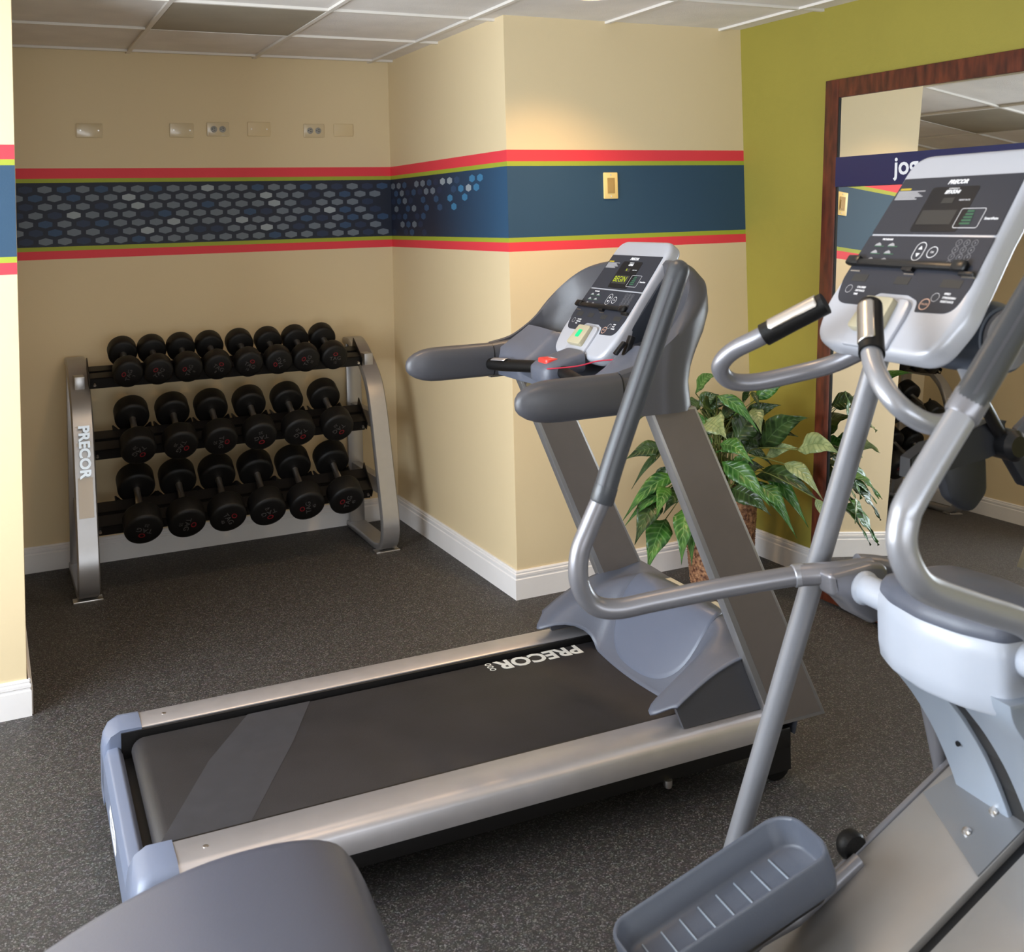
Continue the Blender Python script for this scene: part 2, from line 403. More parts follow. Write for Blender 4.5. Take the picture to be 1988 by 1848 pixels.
def navy_fade_mat():
    """navy band that turns to lighter blue toward the outer corner, a printed fade"""
    m = wall_band_mat('cream_paint_fading_band', C_CREAM, srgb(26, 34, 54)); nt = m.node_tree; b = nt.nodes['Principled BSDF']
    cr = [n for n in nt.nodes if n.type == 'VALTORGB'][0]; tc = [n for n in nt.nodes if n.type == 'TEX_COORD'][0]; sx = [n for n in nt.nodes if n.type == 'SEPXYZ'][0]
    mr = nt.nodes.new('ShaderNodeMapRange'); mr.inputs[1].default_value = 0.85; mr.inputs[2].default_value = 0.05; nt.links.new(sx.outputs['Y'], mr.inputs[0])
    c2 = nt.nodes.new('ShaderNodeValToRGB'); c2.color_ramp.interpolation = 'CONSTANT'; e = c2.color_ramp.elements
    e[0].position = 0; e[0].color = (0, 0, 0, 1); e[1].position = 1.5105/2.5; e[1].color = (1, 1, 1, 1); k = e.new(1.811/2.5); k.color = (0, 0, 0, 1)
    dv = [n for n in nt.nodes if n.type == 'MATH'][0]; nt.links.new(dv.outputs[0], c2.inputs[0])
    ml = nt.nodes.new('ShaderNodeMath'); ml.operation = 'MULTIPLY'; nt.links.new(mr.outputs[0], ml.inputs[0]); nt.links.new(c2.outputs[0], ml.inputs[1])
    mx = nt.nodes.new('ShaderNodeMix'); mx.data_type = 'RGBA'; nt.links.new(ml.outputs[0], mx.inputs['Factor']); nt.links.new(cr.outputs[0], mx.inputs[6]); mx.inputs[7].default_value = srgb(38, 76, 108)
    nt.links.new(mx.outputs[2], b.inputs['Base Color'])
    return m
def wall_side():
    bm = nb(); box(bm, 0, 0.1, 0.0006, D, 0, H+0.012)
    rows = [(1.412, 'GGB.GGBDPPB.AA'), (1.367, 'BGDBDGGD.BAPA'), (1.412, 'DBGD.B.B.A.A'), (1.367, 'G.BG.B.B.A'), (1.412, 'DDB.DB'), (1.367, '.GBGD'), (1.405, 'D.DB.D')]
    K = {'G': 1, 'P': 2, 'B': 3, 'D': 4, 'A': 5}; pts = []
    for r, (y, s) in enumerate(rows):
        z = 1.7790-0.0409*r
        for ch in s:
            if ch != '.' and y < D-0.035: pts.append((y, z, K[ch]))
            y -= 0.0873
    hexes(bm, pts, 'x', None)
    o = finish(bm, 'wall_alcove_right', [navy_fade_mat()]+hex_mats, smooth=False); o['kind'] = 'structure'
wall_side()
wall('wall_front', 0.0004, W+0.1, 0, 0.1, band_blue)
wall('wall_alcove_left', XL-0.1, XL+0.004, YL+0.1, D, cream)
wall('wall_left', XW, XL, YL, YL+0.1, band_blue)
SK = 0.0212                                             # the green wall runs 1.2 degrees off square
bm = nb(); prism(bm, [(W, 0.0), (W-SK*YB, YB), (W-SK*YB+0.1, YB), (W+0.1, 0.0)], 0, H+0.012, 'z'); finish(bm, 'wall_right', green, smooth=False)['kind'] = 'structure'
# side wall with window_1 and rear wall with window_2
def window_wall(name, axis, pos, th, a0, a1, w0, w1, z0, z1, m):
    bm = nb()
    def bx(u0, u1, zz0, zz1):
        if axis == 'x': box(bm, pos-th, pos, u0, u1, zz0, zz1)
        else: box(bm, u0, u1, pos-th, pos, zz0, zz1)
    bx(a0, w0, 0, H+0.012); bx(w1, a1, 0, H+0.012); bx(w0, w1, 0, z0); bx(w0, w1, z1, H+0.012)
    o = finish(bm, name, m, smooth=False); o['kind'] = 'structure'
glass = None
def glass_material():
    m = bpy.data.materials.new('window_glass'); m.use_nodes = True; nt = m.node_tree; nt.nodes.remove(nt.nodes['Principled BSDF'])
    out = nt.nodes['Material Output']; t = nt.nodes.new('ShaderNodeBsdfTransparent'); g = nt.nodes.new('ShaderNodeBsdfGlossy'); g.inputs['Roughness'].default_value = 0.02
    mx = nt.nodes.new('ShaderNodeMixShader'); mx.inputs[0].default_value = 0.06
    nt.links.new(t.outputs[0], mx.inputs[1]); nt.links.new(g.outputs[0], mx.inputs[2]); nt.links.new(mx.outputs[0], out.inputs[0])
    return m
glass = glass_material()
def window(n, axis, pos, th, w0, w1, z0, z1):
    bm = nb(); t = 0.05
    def bx(u0, u1, a, b, d0, d1):
        if axis == 'x': box(bm, pos-d1, pos-d0, u0, u1, a, b)
        else: box(bm, u0, u1, pos-d1, pos-d0, a, b)
    bx(w0, w1, z0, z0+t, 0.02, 0.08); bx(w0, w1, z1-t, z1, 0.02, 0.08); bx(w0, w0+t, z0+t, z1-t, 0.02, 0.08); bx(w1-t, w1, z0+t, z1-t, 0.02, 0.08)
    c = (w0+w1)/2; bx(c-0.02, c+0.02, z0+t, z1-t, 0.03, 0.07)
    f = finish(bm, 'window_%d' % n, white_paint, smooth=False); f['kind'] = 'structure'
    bm = nb()
    if axis == 'x': box(bm, pos-0.053, pos-0.047, w0+t, w1-t, z0+t, z1-t)
    else: box(bm, w0+t, w1-t, pos-0.053, pos-0.047, z0+t, z1-t)
    finish(bm, 'pane', glass, f, smooth=False)
window_wall('wall_window_side', 'x', XW, 0.1, YB-0.1, YL+0.1, -2.95, -0.28, 0.75, 2.2, cream)
window(1, 'x', XW, 0.1, -2.95, -0.28, 0.75, 2.2)
window_wall('wall_behind', 'y', YB, 0.1, XW, W+0.25, -2.9, 0.5, 0.8, 2.1, cream)
window(2, 'y', YB, 0.1, -2.9, 0.5, 0.8, 2.1)

def baseboard(name, p0, p1, nrm, ext0=0.0, ext1=0.0):
    """stepped white board along p0-p1 on the floor, standing out along nrm"""
    p0 = Vector(p0); p1 = Vector(p1); d = (p1-p0).normalized(); n = Vector(nrm)
    prof = [(0, 0), (0.014, 0), (0.014, 0.083), (0.0105, 0.0865), (0.0105, 0.092), (0.0125, 0.0945), (0.0125, 0.104), (0.0085, 0.107), (0.0085, 0.1105), (0.0095, 0.113), (0.006, HB), (0, HB)]
    bm = nb(); rings = []
    for p, e in ((p0, ext0), (p1, ext1)):
        rings.append([Vector((p.x, p.y, 0))+n.to_3d()*q[0]+d.to_3d()*(q[0]*e)+Vector((0, 0, q[1])) for q in prof])
    loft(bm, rings); o = finish(bm, name, white_paint, smooth=False); o['kind'] = 'structure'
baseboard('baseboard_alcove_back', (XL, D), (0, D), (0, -1))
baseboard('baseboard_alcove_right', (0, D), (0, 0), (-1, 0), 0, 1)
baseboard('baseboard_front', (0, 0), (W, 0), (0, -1), -1, 0)
baseboard('baseboard_right', (W, 0), (W-SK*YB, YB), (-0.99978, -0.0212))
baseboard('baseboard_left', (XW, YL), (XL, YL), (0, -1), 0, 1)
baseboard('baseboard_alcove_left', (XL+0.004, YL), (XL+0.004, D), (1, 0), 0, 0)
baseboard('baseboard_window_side', (XW, YB), (XW, YL), (1, 0))
baseboard('baseboard_behind', (XW, YB), (W-SK*YB, YB), (0, 1))
# trims and glowing lenses of the recessed downlights
lens_glow = mat('downlight_lens', (1, 0.85, 0.65, 1), 0.5, emit=(1, 0.74, 0.45, 1), estr=6.0)
for dx_, dy_ in ((0.14, -0.52), (-1.0, -0.80), (-0.9, -2.1), (0.45, -2.9), (-2.4, -3.9)):
    bm = nb()
    for k in range(32):
        a0, a1 = 2*PI*k/32, 2*PI*(k+1)/32
        q = [bm.verts.new((dx_+r_*math.cos(a_), dy_+r_*math.sin(a_), z_)) for r_, a_, z_ in ((0.095, a0, H+0.0115), (0.095, a1, H+0.0115), (0.088, a1, H-0.004), (0.088, a0, H-0.004), (0.072, a1, H-0.003), (0.072, a0, H-0.003))]
        bm.faces.new((q[0], q[1], q[2], q[3])); bm.faces.new((q[3], q[2], q[4], q[5]))
    tr = finish(bm, 'downlight_trim', white_paint, bpy.data.objects['ceiling'])
    bm = nb(); lathe(bm, [(0.072, H+0.006), (0.072, H+0.0075)], (dx_, dy_, 0), 'z', 32); finish(bm, 'lens', lens_glow, tr)
# ------------------------------------------------------------ wall plates
plate_ivory = mat('ivory_plate', srgb(205, 186, 150), 0.25, coat=0.5)
plate_tan = mat('painted_plate', srgb(214, 192, 150), 0.4)
plate_yellow = mat('yellowed_ivory_plate', srgb(240, 212, 140), 0.35)
outlet_grey = mat('grey_receptacle', srgb(150, 148, 142), 0.4)
def plate(x0, x1, z0, z1, m, label, kind, name='blank_wall_plate'):
    cx, cz = (x0+x1)/2, (z0+z1)/2; hw, hh = (x1-x0)/2, (z1-z0)/2
    t = empty(name, (cx, D, cz), label=label, cat='wall plate' if kind != 'outlet' else 'outlet', group=None)
    bm = nb(); prism(bm, rpoly([(-hw, -hh), (hw, -hh), (hw, hh), (-hw, hh)], 0.004, 3), -0.0065, -0.0005, 'y', bevel=0.002)
    finish(bm, 'cover_plate', m, t)
    if kind == 'screws':
        for s in (-1, 1):
            bm = nb(); lathe(bm, [(0.0035, -0.0078), (0.0035, -0.006)], (s*hw*0.68, 0, 0), 'y', 12); finish(bm, 'screw', chrome, t)
    if kind == 'outlet':
        for s in (-1, 1):
            bm = nb(); lathe(bm, [(0.015, -0.0082), (0.0165, -0.0072), (0.0165, -0.0055)], (s*0.0215, 0, 0), 'y', 24)
            r = finish(bm, 'receptacle', outlet_grey, t)
            bm = nb()
            for dz in (-0.005, 0.005): box(bm, s*0.0215-0.001, s*0.0215+0.007, -0.0086, -0.0076, dz-0.0012, dz+0.0012)
            lathe(bm, [(0.0028, -0.0086), (0.0028, -0.0076)], (s*0.0215-0.008, 0, 0), 'y', 12)
            finish(bm, 'socket_slots', black_plastic, r, smooth=False)
G = None
plate(-1.576, -1.457, 2.031, 2.099, plate_ivory, 'blank ivory wall plate nearest the left end of the alcove wall', 'screws')
plate(-1.145, -1.030, 2.036, 2.106, plate_ivory, 'blank ivory wall plate with two screws just left of the shiny outlet', 'screws')
plate(-0.965, -0.855, 2.043, 2.113, plate_ivory, 'shiny ivory double outlet between two blank plates on the alcove wall', 'outlet', 'wall_outlet')
plate(-0.762, -0.646, 2.045, 2.117, plate_tan, 'blank wall-coloured plate just right of the shiny outlet', 'screws')
plate(-0.472, -0.362, 2.041, 2.111, plate_ivory, 'matte double outlet nearest the right end of the alcove wall', 'outlet', 'wall_outlet')
plate(-0.311, -0.205, 2.047, 2.113, plate_tan, 'painted-over blank plate at the right end of the row, no visible screws', 'none')
def switch_plate():
    t = empty('wall_switch', (0.502, 0, 1.728), label='yellowed ivory upright switch plate on the blue band of the pier', cat='switch')
    bm = nb(); prism(bm, rpoly([(-0.036, -0.058), (0.036, -0.058), (0.036, 0.058), (-0.036, 0.058)], 0.004, 3), -0.0065, -0.0005, 'y', bevel=0.002); finish(bm, 'cover_plate', plate_yellow, t)
    bm = nb(); box(bm, -0.018, 0.018, -0.0085, -0.006, -0.034, 0.034); box(bm, -0.012, 0.012, -0.0105, -0.008, -0.026, 0.018)
    finish(bm, 'rocker', mat('aged_brass_switch', srgb(176, 144, 84), 0.4), t, smooth=False)
    for s in (-1, 1):
        bm = nb(); lathe(bm, [(0.003, -0.0078), (0.003, -0.006)], (0, 0, s*0.047), 'y', 12); finish(bm, 'screw', chrome, t)
switch_plate()

# ------------------------------------------------------------ leaning mirror
def mirror():
    tilt, yaw = 0.0765, 0.0212
    t = bpy.data.objects.new('floor_mirror', None); COL.objects.link(t)
    n = Vector((-math.cos(tilt)*math.cos(yaw), -math.cos(tilt)*math.sin(yaw), math.sin(tilt))).normalized()
    r = Vector((0, -1, 0)); r = (r-n*r.dot(n)).normalized(); u = n.cross(r) if n.cross(r).z > 0 else r.cross(n)
    # local: x = right along the glass (-Y), y = up, z = out of the glass
    M = Matrix((r, u, n)).transposed().to_4x4()
    base = Vector((1.222, -0.6, 2.1)); h = 2.1/u.z
    M.translation = base-u*h
    t.matrix_world = M
    tag(t, 'tall mirror in a mahogany frame leaning on the green wall', 'mirror')
    zt = 2.139/u.z+0.0; wR = 2.25; fw = 0.078; x0 = -0.016
    fr = nb()
    for a, b, c, d in ((x0, x0+fw, 0.012, zt), (x0+wR-fw, x0+wR, 0.012, zt), (x0+fw, x0+wR-fw, zt-fw, zt), (x0+fw, x0+wR-fw, 0.012, 0.012+fw)):
        box(fr, a, b, c, d, -0.022, 0.008, bevel=0.003)
    finish(fr, 'frame', wood, t)
    bm = nb(); box(bm, x0+fw-0.008, x0+wR-fw+0.008, 0.012+fw-0.008, zt-fw+0.008, -0.004, 0.0)
    ms = mat('mirror_glass', (0.93, 0.95, 0.94, 1), 0.0, 1.0); finish(bm, 'mirror_glass', ms, t, smooth=False)
    bm = nb()
    for a, b, c, d in ((x0+fw-0.001, x0+fw+0.004, 0.09, zt-fw),): box(bm, a, b, c, d, 0.0, 0.006)
    finish(bm, 'inner_edge', black_plastic, t, smooth=False)
    # navy sign across the mirror
    M2 = M.copy()
    s = bpy.data.objects.new('wall_sign', None); COL.objects.link(s); s.matrix_world = M2 @ Matrix.Translation((0.08, 1.752/u.z, 0.010))
    tag(s, 'long navy sign strip with white lettering stuck across the mirror', 'sign')
    bm = nb(); box(bm, -0.015, wR-2*fw+0.01, -0.0608, 0.0608, -0.001, 0.004)
    finish(bm, 'sign_board', mat('navy_sign', srgb(34, 38, 78), 0.35), s, smooth=False)
    bm = nb(); add_text(bm, 'jog', 0.098, Matrix.Translation((0.300, 0.006, 0.0045)), align='LEFT', depth=0.0006, bold=0.002)
    finish(bm, 'lettering', white_print, s, smooth=False)
mirror()

# ------------------------------------------------------------ dumbbell rack
def dumbbell_rack():
    X0, X1 = -1.655, -0.215
    t = empty('dumbbell_rack', (-0.935, 1.10, 0), label='silver three-tier dumbbell rack with black shelves against the alcove wall', cat='dumbbell rack')
    ox, oy = -0.935, 1.10
    # side frame: flat silver bar bent into a D, seen from the side in (y, z)
    outer = [(1.405, 0.99), (1.30, 0.985), (1.17, 0.915), (1.05, 0.82), (0.985, 0.70), (0.925, 0.50), (0.87, 0.30), (0.835, 0.15), (0.86, 0.045), (0.95, 0.008), (1.15, 0.008), (1.405, 0.008)]
    path = catmull([(0, y-oy, z) for y, z in outer], 6)
    for x in (X0+0.045, X1-0.045):
        bm = nb(); rings = []
        N = len(path)
        for i, p in enumerate(path):
            tg = (path[min(i+1, N-1)]-path[max(i-1, 0)]).normalized(); nr = Vector((0, tg.z, -tg.y))
            hw = 0.045
            rings.append([Vector((x-ox+a, p.y, p.z))+nr*b for a, b in ((-hw, -0.004), (-hw+0.006, 0.004), (hw-0.006, 0.004), (hw, -0.004), (hw, -0.022), (hw-0.004, -0.028), (-hw+0.004, -0.028), (-hw, -0.022))])
        loft(bm, rings)
        sf = finish(bm, 'side_frame', silver, t, ang=40)
        bm = nb(); box(bm, x-ox-0.04, x-ox+0.04, 1.36-oy, 1.385-oy, 0.02, 0.97, bevel=0.003); finish(bm, 'back_post', silver, t)
        for zz in (0.86, 0.58, 0.27):
            bm = nb(); box(bm, x-ox-0.022, x-ox+0.022, (1.05 if zz > 0.8 else 0.98 if zz > 0.5 else 0.91)+0.06-oy, 1.37-oy, zz+0.0, zz+0.075, bevel=0.003); finish(bm, 'shelf_bracket', silver, t)
        bm = nb(); box(bm, x-ox-0.062, x-ox+0.058, 0.875-oy, 0.935-oy, 0.0, 0.010, bevel=0.002); finish(bm, 'foot_plate', chrome, t)
    # brand strip on the left frame
    bm = nb(); rings = []
    for z, y in ((0.735, 1.0005), (0.66, 0.9725), (0.55, 0.9425), (0.45, 0.9085), (0.36, 0.8850)):
        rings.append([Vector((X0+0.045-ox+a, y-oy-0.006, z)) for a in (-0.030, 0.030)])
    loft(bm, rings, close=False, cap=False)
    pl = finish(bm, 'name_strip', mat('pale_strip', srgb(214, 206, 196), 0.4), t)
    bm = nb()
    Mx = Matrix.Translation((X0+0.045-ox, 0.9635-oy-0.0175, 0.632)) @ Matrix.Rotation(math.radians(-16), 4, 'X') @ Matrix.Rotation(PI/2, 4, 'X') @ Matrix.Rotation(-PI/2, 4, 'Z')
    add_text(bm, 'PRECOR', 0.060, Mx, bold=0.0025, sx=1.0)
    finish(bm, 'brand_lettering', mat('mirror_lettering', srgb(225, 235, 245), 0.12, 0.9), pl, smooth=False)
    # tiers: two black rails each, tilted to the front, open between
    for y_c, z_c, tl, inn in ((1.11, 0.9915, 20, 0.059), (1.05, 0.690, 27, 0.069), (0.99, 0.374, 30, 0.076)):
        yc = y_c+0.045*math.sin(math.radians(tl)); zc = z_c-0.045*math.cos(math.radians(tl))
        M = Matrix.Translation((0, yc-oy, zc)) @ Matrix.Rotation(math.radians(tl), 4, 'X')
        for y0, y1 in ((-inn, -0.008), (0.010, inn)):
            bm = nb(); box(bm, X0+0.085-ox, X1-0.10-ox, y0, y1, -0.004, 0.0, M=M)
            box(bm, X0+0.085-ox, X1-0.10-ox, y0, y0+0.004, -0.052 if y0 < 0 else -0.030, 0.0, M=M)
            finish(bm, 'shelf_rail', black_metal, t, smooth=False)
        for xe in (X0+0.083, X1-0.098):
            bm = nb(); prism(bm, [(-0.085, -0.038), (-0.085, 0.0), (0.080, 0.035), (0.080, -0.02), (-0.03, -0.05)], xe-ox-0.002, xe-ox+0.002, 'x', M=M); finish(bm, 'shelf_end', black_metal, t, smooth=False)
            bm = nb(); lathe(bm, [(0.006, -0.092), (0.006, -0.08)], (xe-ox+(0.02 if xe < -1 else -0.02), 0, -0.02), 'y', 10, M=M); finish(bm, 'bolt', chrome, t)
    return t
rack = dumbbell_rack()
def make_dumbbell(r, L, parent_name='dumbbell'):
    """axis along local y; front head toward -y"""
    t = empty('dumbbell', (0, 0, 0))
    hl = L*0.275
    for s in (-1, 1):
        bm = nb(); c = s*(L/2-hl/2)
        pr = [(r*0.80, c-hl/2), (r*0.97, c-hl/2+0.006), (r, c-hl/2+0.014), (r, c+hl/2-0.014), (r*0.97, c+hl/2-0.006), (r*0.80, c+hl/2)]
        lathe(bm, pr, (0, 0, 0), 'y', 36)
        finish(bm, 'weight_head', black_rubber, t, ang=50)
    bm = nb(); lathe(bm, [(0.015, -L/2+hl), (0.0135, -0.035), (0.0155, 0), (0.0135, 0.035), (0.015, L/2-hl)], (0, 0, 0), 'y', 20)
    finish(bm, 'handle', chrome, t, ang=60)
    return t
logo_red = mat('dumbbell_red_print', srgb(110, 10, 22), 0.5); logo_grey = mat('dumbbell_grey_print', srgb(66, 64, 64), 0.5)
def dumbbells():
    rows = [
      ('top', 0.0645, 0.285, 20, [(-1.417, 1.11), (-1.287, 1.11), (-1.156, 1.11), (-1.024, 1.11), (-0.881, 1.11), (-0.742, 1.11), (-0.608, 1.11), (-0.472, 1.11)], 0.9915, ['3', '5', '8', '8', '10', '10', '15', '15']),
      ('middle', 0.076, 0.33, 27, [(-1.389, 1.05), (-1.209, 1.05), (-1.033, 1.05), (-0.853, 1.05), (-0.670, 1.05), (-0.485, 1.05)], 0.690, ['20', '20', '25', '25', '30', '30']),
      ('bottom', 0.082, 0.36, 30, [(-1.384, 0.99), (-1.201, 0.99), (-1.022, 0.99), (-0.842, 0.99), (-0.661, 0.99), (-0.471, 0.99)], 0.374, ['35', '35', '40', '40', '45', '45'])]
    spins = [-75, -45, -70, 35, 30, -110, -65, 0, 140, 115, 90, 170, 145, 140, -160, 100, 60, 160, -100, -80]
    ordn = {8: ['first', 'second', 'third', 'fourth', 'fifth', 'sixth', 'seventh', 'eighth'], 6: ['first', 'second', 'third', 'fourth', 'fifth', 'sixth']}
    k = 0
    for row, r, L, tl, xs, z0, wts in rows:
        proto = None
        for i, (x, y) in enumerate(xs):
            if proto is None: t = proto = make_dumbbell(r, L)
            else:
                t = proto.copy(); COL.objects.link(t)
                for c in plain:
                    d = c.copy(); COL.objects.link(d); d.parent = t
            if t is proto: plain = list(proto.children)
            t.location = (x, y, z0); t.rotation_euler = (math.radians(tl), 0, 0)
            if i == 0: lb = 'black rubber dumbbell at the left end of the %s shelf of the rack' % row
            elif i == len(xs)-1: lb = 'black rubber dumbbell at the right end of the %s shelf of the rack' % row
            else: lb = 'black rubber dumbbell, %s from the left on the %s shelf of the rack' % (ordn[len(xs)][i], row)
            tag(t, lb, 'dumbbell', 'dumbbells on the %s shelf' % row)
            # printed face on the front head
            F = Matrix.Translation((0, -L/2-0.0004, 0)) @ Matrix.Rotation(math.radians(spins[k]), 4, 'Y') @ Matrix.Rotation(PI/2, 4, 'X')
            bm = nb(); s = r/0.0645*1.0
            add_text(bm, 'TAG', 0.026*s, F @ Matrix.Translation((0, -0.002*s, 0)), mi=0, sx=1.1)
            add_text(bm, wts[i], 0.017*s, F @ Matrix.Translation((0, -0.024*s, 0)), mi=0)
            n0 = len(bm.faces)
            ring = [(0.0125*s, 0.0075*s)]
            R1, R2 = 0.0115*s, 0.0075*s; N = 20
            a = [bm.verts.new(F @ Vector((R1*math.cos(2*PI*q/N), 0.021*s+R1*0.8*math.sin(2*PI*q/N), 0.0003))) for q in range(N)]
            b = [bm.verts.new(F @ Vector((R2*math.cos(2*PI*q/N), 0.021*s+R2*0.8*math.sin(2*PI*q/N), 0.0003))) for q in range(N)]
            for q in range(N): bm.faces.new((a[q], a[(q+1) % N], b[(q+1) % N], b[q])).material_index = 1
            finish(bm, 'face_print', [logo_grey, logo_red], t, smooth=False)
            k += 1
            # the saddle that carries it, part of the rack
    for row, r, L, tl, xs, z0, wts in rows:
        yo = xs[0][1]
        for x, y in xs:
            M = Matrix.Translation((x+0.935, y-1.10, z0)) @ Matrix.Rotation(math.radians(tl), 4, 'X')
            bm = nb()
            k_ = 0.42 if row == 'top' else 0.55; e_ = 1.0 if row != 'top' else 0.96
            out = [(-r*e_-0.010, -r*k_), (-r*e_-0.004, -r*(k_-0.03)), (-r*0.60, -r-0.0008), (r*0.60, -r-0.0008), (r*e_+0.004, -r*(k_-0.03)), (r*e_+0.010, -r*k_), (r*0.62, -r-0.012), (-r*0.62, -r-0.012)]
            if row == 'top': out = [(-r*0.60, -r-0.0008), (r*0.60, -r-0.0008), (r*0.5, -r-0.010), (-r*0.5, -r-0.010)]
            ins = L/2-L*0.275
            prism(bm, out, ins-0.012, ins+0.022, 'y', M=M)
            finish(bm, 'saddle', black_plastic, rack, smooth=False)
            bm = nb(); prism(bm, [(-r*0.55, -r-0.0008), (r*0.55, -r-0.0008), (r*0.45, -r-0.010), (-r*0.45, -r-0.010)], -ins-0.022, -ins+0.012, 'y', M=M)
            box(bm, -0.012, 0.012, -ins+0.002, -ins+0.012, -r-0.002, -0.050, M=M); finish(bm, 'saddle', black_plastic, rack, smooth=False)
dumbbells()

# ------------------------------------------------------------ potted plant
def plant():
    cx, cy = 0.845, -0.27
    t = empty('potted_plant', (cx, cy, 0), label='leafy green floor plant in a tall woven wicker basket in the corner', cat='plant')
    bm = nb()
    # woven wall: horizontal strands over tapering basket
    Hh, n, seg = 0.385, 26, 60
    rings = []
    prof = [(0.02, 0.0), (0.128, 0.0)]
    for i in range(n*4+1):
        f = i/(n*4); r = 0.130+0.030*f
        prof.append((r, 0.004+f*(Hh-0.01)))
    prof += [(0.166, Hh-0.006), (0.166, Hh+0.006), (0.150, Hh+0.006), (0.146, Hh-0.04), (0.02, Hh-0.045)]
    for r, h in prof:
        ring = []
        i = h/(Hh/n)
        for k in range(seg*2):
            a = 2*PI*k/(seg*2)
            d = 0.0
            if 0.127 < r < 0.162: d = 0.0035*math.cos(i*2*PI)*(1 if (k//2+int(i)) % 2 else -0.6)+0.0015*math.sin(k*PI/2)
            ring.append(Vector(((r+d)*math.cos(a), (r+d)*math.sin(a), h)))
        rings.append(ring)
    loft(bm, rings); finish(bm, 'wicker_basket', wicker, t, ang=60)
    bm = nb(); lathe(bm, [(0.01, Hh-0.044), (0.145, Hh-0.042), (0.145, Hh-0.03), (0.01, Hh-0.024)], (0, 0, 0), 'z', 32); finish(bm, 'soil', mat('dark_soil', srgb(40, 30, 22), 0.95, noise=0.4, nscale=60, bump=0.8, bscale=90), t)
    L = [[0.649,-0.395,0.854,0.598,-0.613,0.955,0.04,1],[0.753,-0.265,0.773,0.823,-0.318,0.822,0.053,0],[0.765,-0.383,0.832,0.868,-0.524,0.69,0.049,1],[0.775,-0.257,0.754,0.896,-0.377,0.782,0.044,0],[0.927,-0.344,0.783,0.911,-0.423,0.846,0.022,0],[0.952,-0.377,0.831,0.944,-0.436,0.771,0.022,0],[0.713,-0.377,0.729,0.7,-0.529,0.684,0.093,2],[0.868,-0.365,0.623,0.971,-0.405,0.75,0.098,0],[0.957,-0.381,0.761,0.929,-0.46,0.666,0.053,2],[0.582,-0.174,0.75,0.478,-0.214,0.726,0.024,0],[0.583,-0.245,0.609,0.409,-0.219,0.577,0.058,0],[0.601,-0.217,0.588,0.437,-0.217,0.448,0.024,0],[0.653,-0.243,0.482,0.359,-0.264,0.337,0.058,1],[0.613,-0.261,0.434,0.369,-0.263,0.314,0.04,1],[0.586,-0.271,0.449,0.455,-0.371,0.357,0.053,1],[0.552,-0.243,0.406,0.387,-0.311,0.247,0.089,0],[0.583,-0.246,0.309,0.422,-0.343,0.141,0.093,1],[0.643,-0.309,0.365,0.53,-0.433,0.178,0.076,1],[0.676,-0.293,0.32,0.577,-0.438,0.167,0.058,1],[0.669,-0.264,0.427,0.521,-0.325,0.358,0.058,0],[0.778,-0.378,0.627,0.807,-0.56,0.573,0.058,1],[0.78,-0.385,0.551,0.846,-0.611,0.408,0.08,1],[0.911,-0.46,0.45,0.952,-0.604,0.333,0.062,1],[0.846,-0.356,0.428,0.888,-0.557,0.356,0.089,0],[0.969,-0.401,0.588,1.007,-0.665,0.759,0.089,0],[0.984,-0.415,0.551,1.017,-0.587,0.62,0.044,2],[0.998,-0.605,0.619,1.013,-0.843,0.639,0.076,2],[0.991,-0.525,0.548,1.012,-0.73,0.441,0.053,2],[0.949,-0.386,0.473,1.009,-0.717,0.426,0.067,0],[0.992,-0.713,0.444,1.015,-0.748,0.338,0.031,2],[0.892,-0.364,0.494,0.974,-0.419,0.512,0.049,0],[0.904,-0.359,0.596,1.016,-0.418,0.515,0.04,0],[0.801,-0.298,0.593,0.644,-0.368,0.549,0.053,0],[0.749,-0.348,0.532,0.617,-0.346,0.431,0.062,1],[0.892,-0.3,0.516,0.917,-0.333,0.387,0.053,0],[0.936,-0.354,0.631,1.011,-0.431,0.593,0.058,0],[0.626,-0.223,0.523,0.559,-0.169,0.4,0.044,0],[0.806,-0.35,0.689,0.712,-0.295,0.646,0.049,0],
         [0.93,-0.33,0.70,1.03,-0.47,0.78,0.06,0],[0.95,-0.40,0.80,1.03,-0.52,0.88,0.07,1],[0.97,-0.36,0.62,1.04,-0.56,0.66,0.06,0],[0.98,-0.40,0.50,1.03,-0.62,0.30,0.06,1],[0.95,-0.36,0.45,1.02,-0.56,0.24,0.05,1],[0.98,-0.34,0.72,1.04,-0.33,0.58,0.06,0],[0.86,-0.22,0.66,0.93,-0.12,0.74,0.07,0],[0.78,-0.22,0.62,0.74,-0.10,0.72,0.07,0]]
    rq = random.Random(5)
    for q in range(30):                                  # inner foliage filling the crown
        a = rq.uniform(0, 2*PI); r0 = rq.uniform(0.02, 0.12); r1 = r0+rq.uniform(0.10, 0.17); z0 = rq.uniform(0.48, 0.78)
        bx_, by_ = cx+r0*math.cos(a), cy+r0*math.sin(a)*0.8; tx_, ty_ = cx+r1*math.cos(a), cy+r1*math.sin(a)*0.8
        L.append([bx_, by_, z0, min(tx_, 1.03), min(ty_, -0.05), z0+rq.uniform(-0.14, 0.08), rq.uniform(0.05, 0.075), rq.choice((0, 0, 0, 1))])
    for li, (bx, by, bz, tx, ty, tz, wd, k) in enumerate(L):
        B = Vector((bx-cx, by-cy, bz)); T = Vector((tx-cx, ty-cy, tz)); ax = T-B; ln = ax.length
        # blade: folded along the midrib, rippled edge, drooping tip
        view = Vector((-0.55, -0.80, 0.30)); side = ax.cross(view).normalized(); nr = side.cross(ax).normalized()
        if nr.dot(view) < 0: nr = -nr
        ns = 12; rl = []; wv = random.uniform(0, 6)
        prof = [0.02, 0.34, 0.66, 0.90, 1.0, 0.97, 0.88, 0.72, 0.54, 0.36, 0.20, 0.08, 0.0]
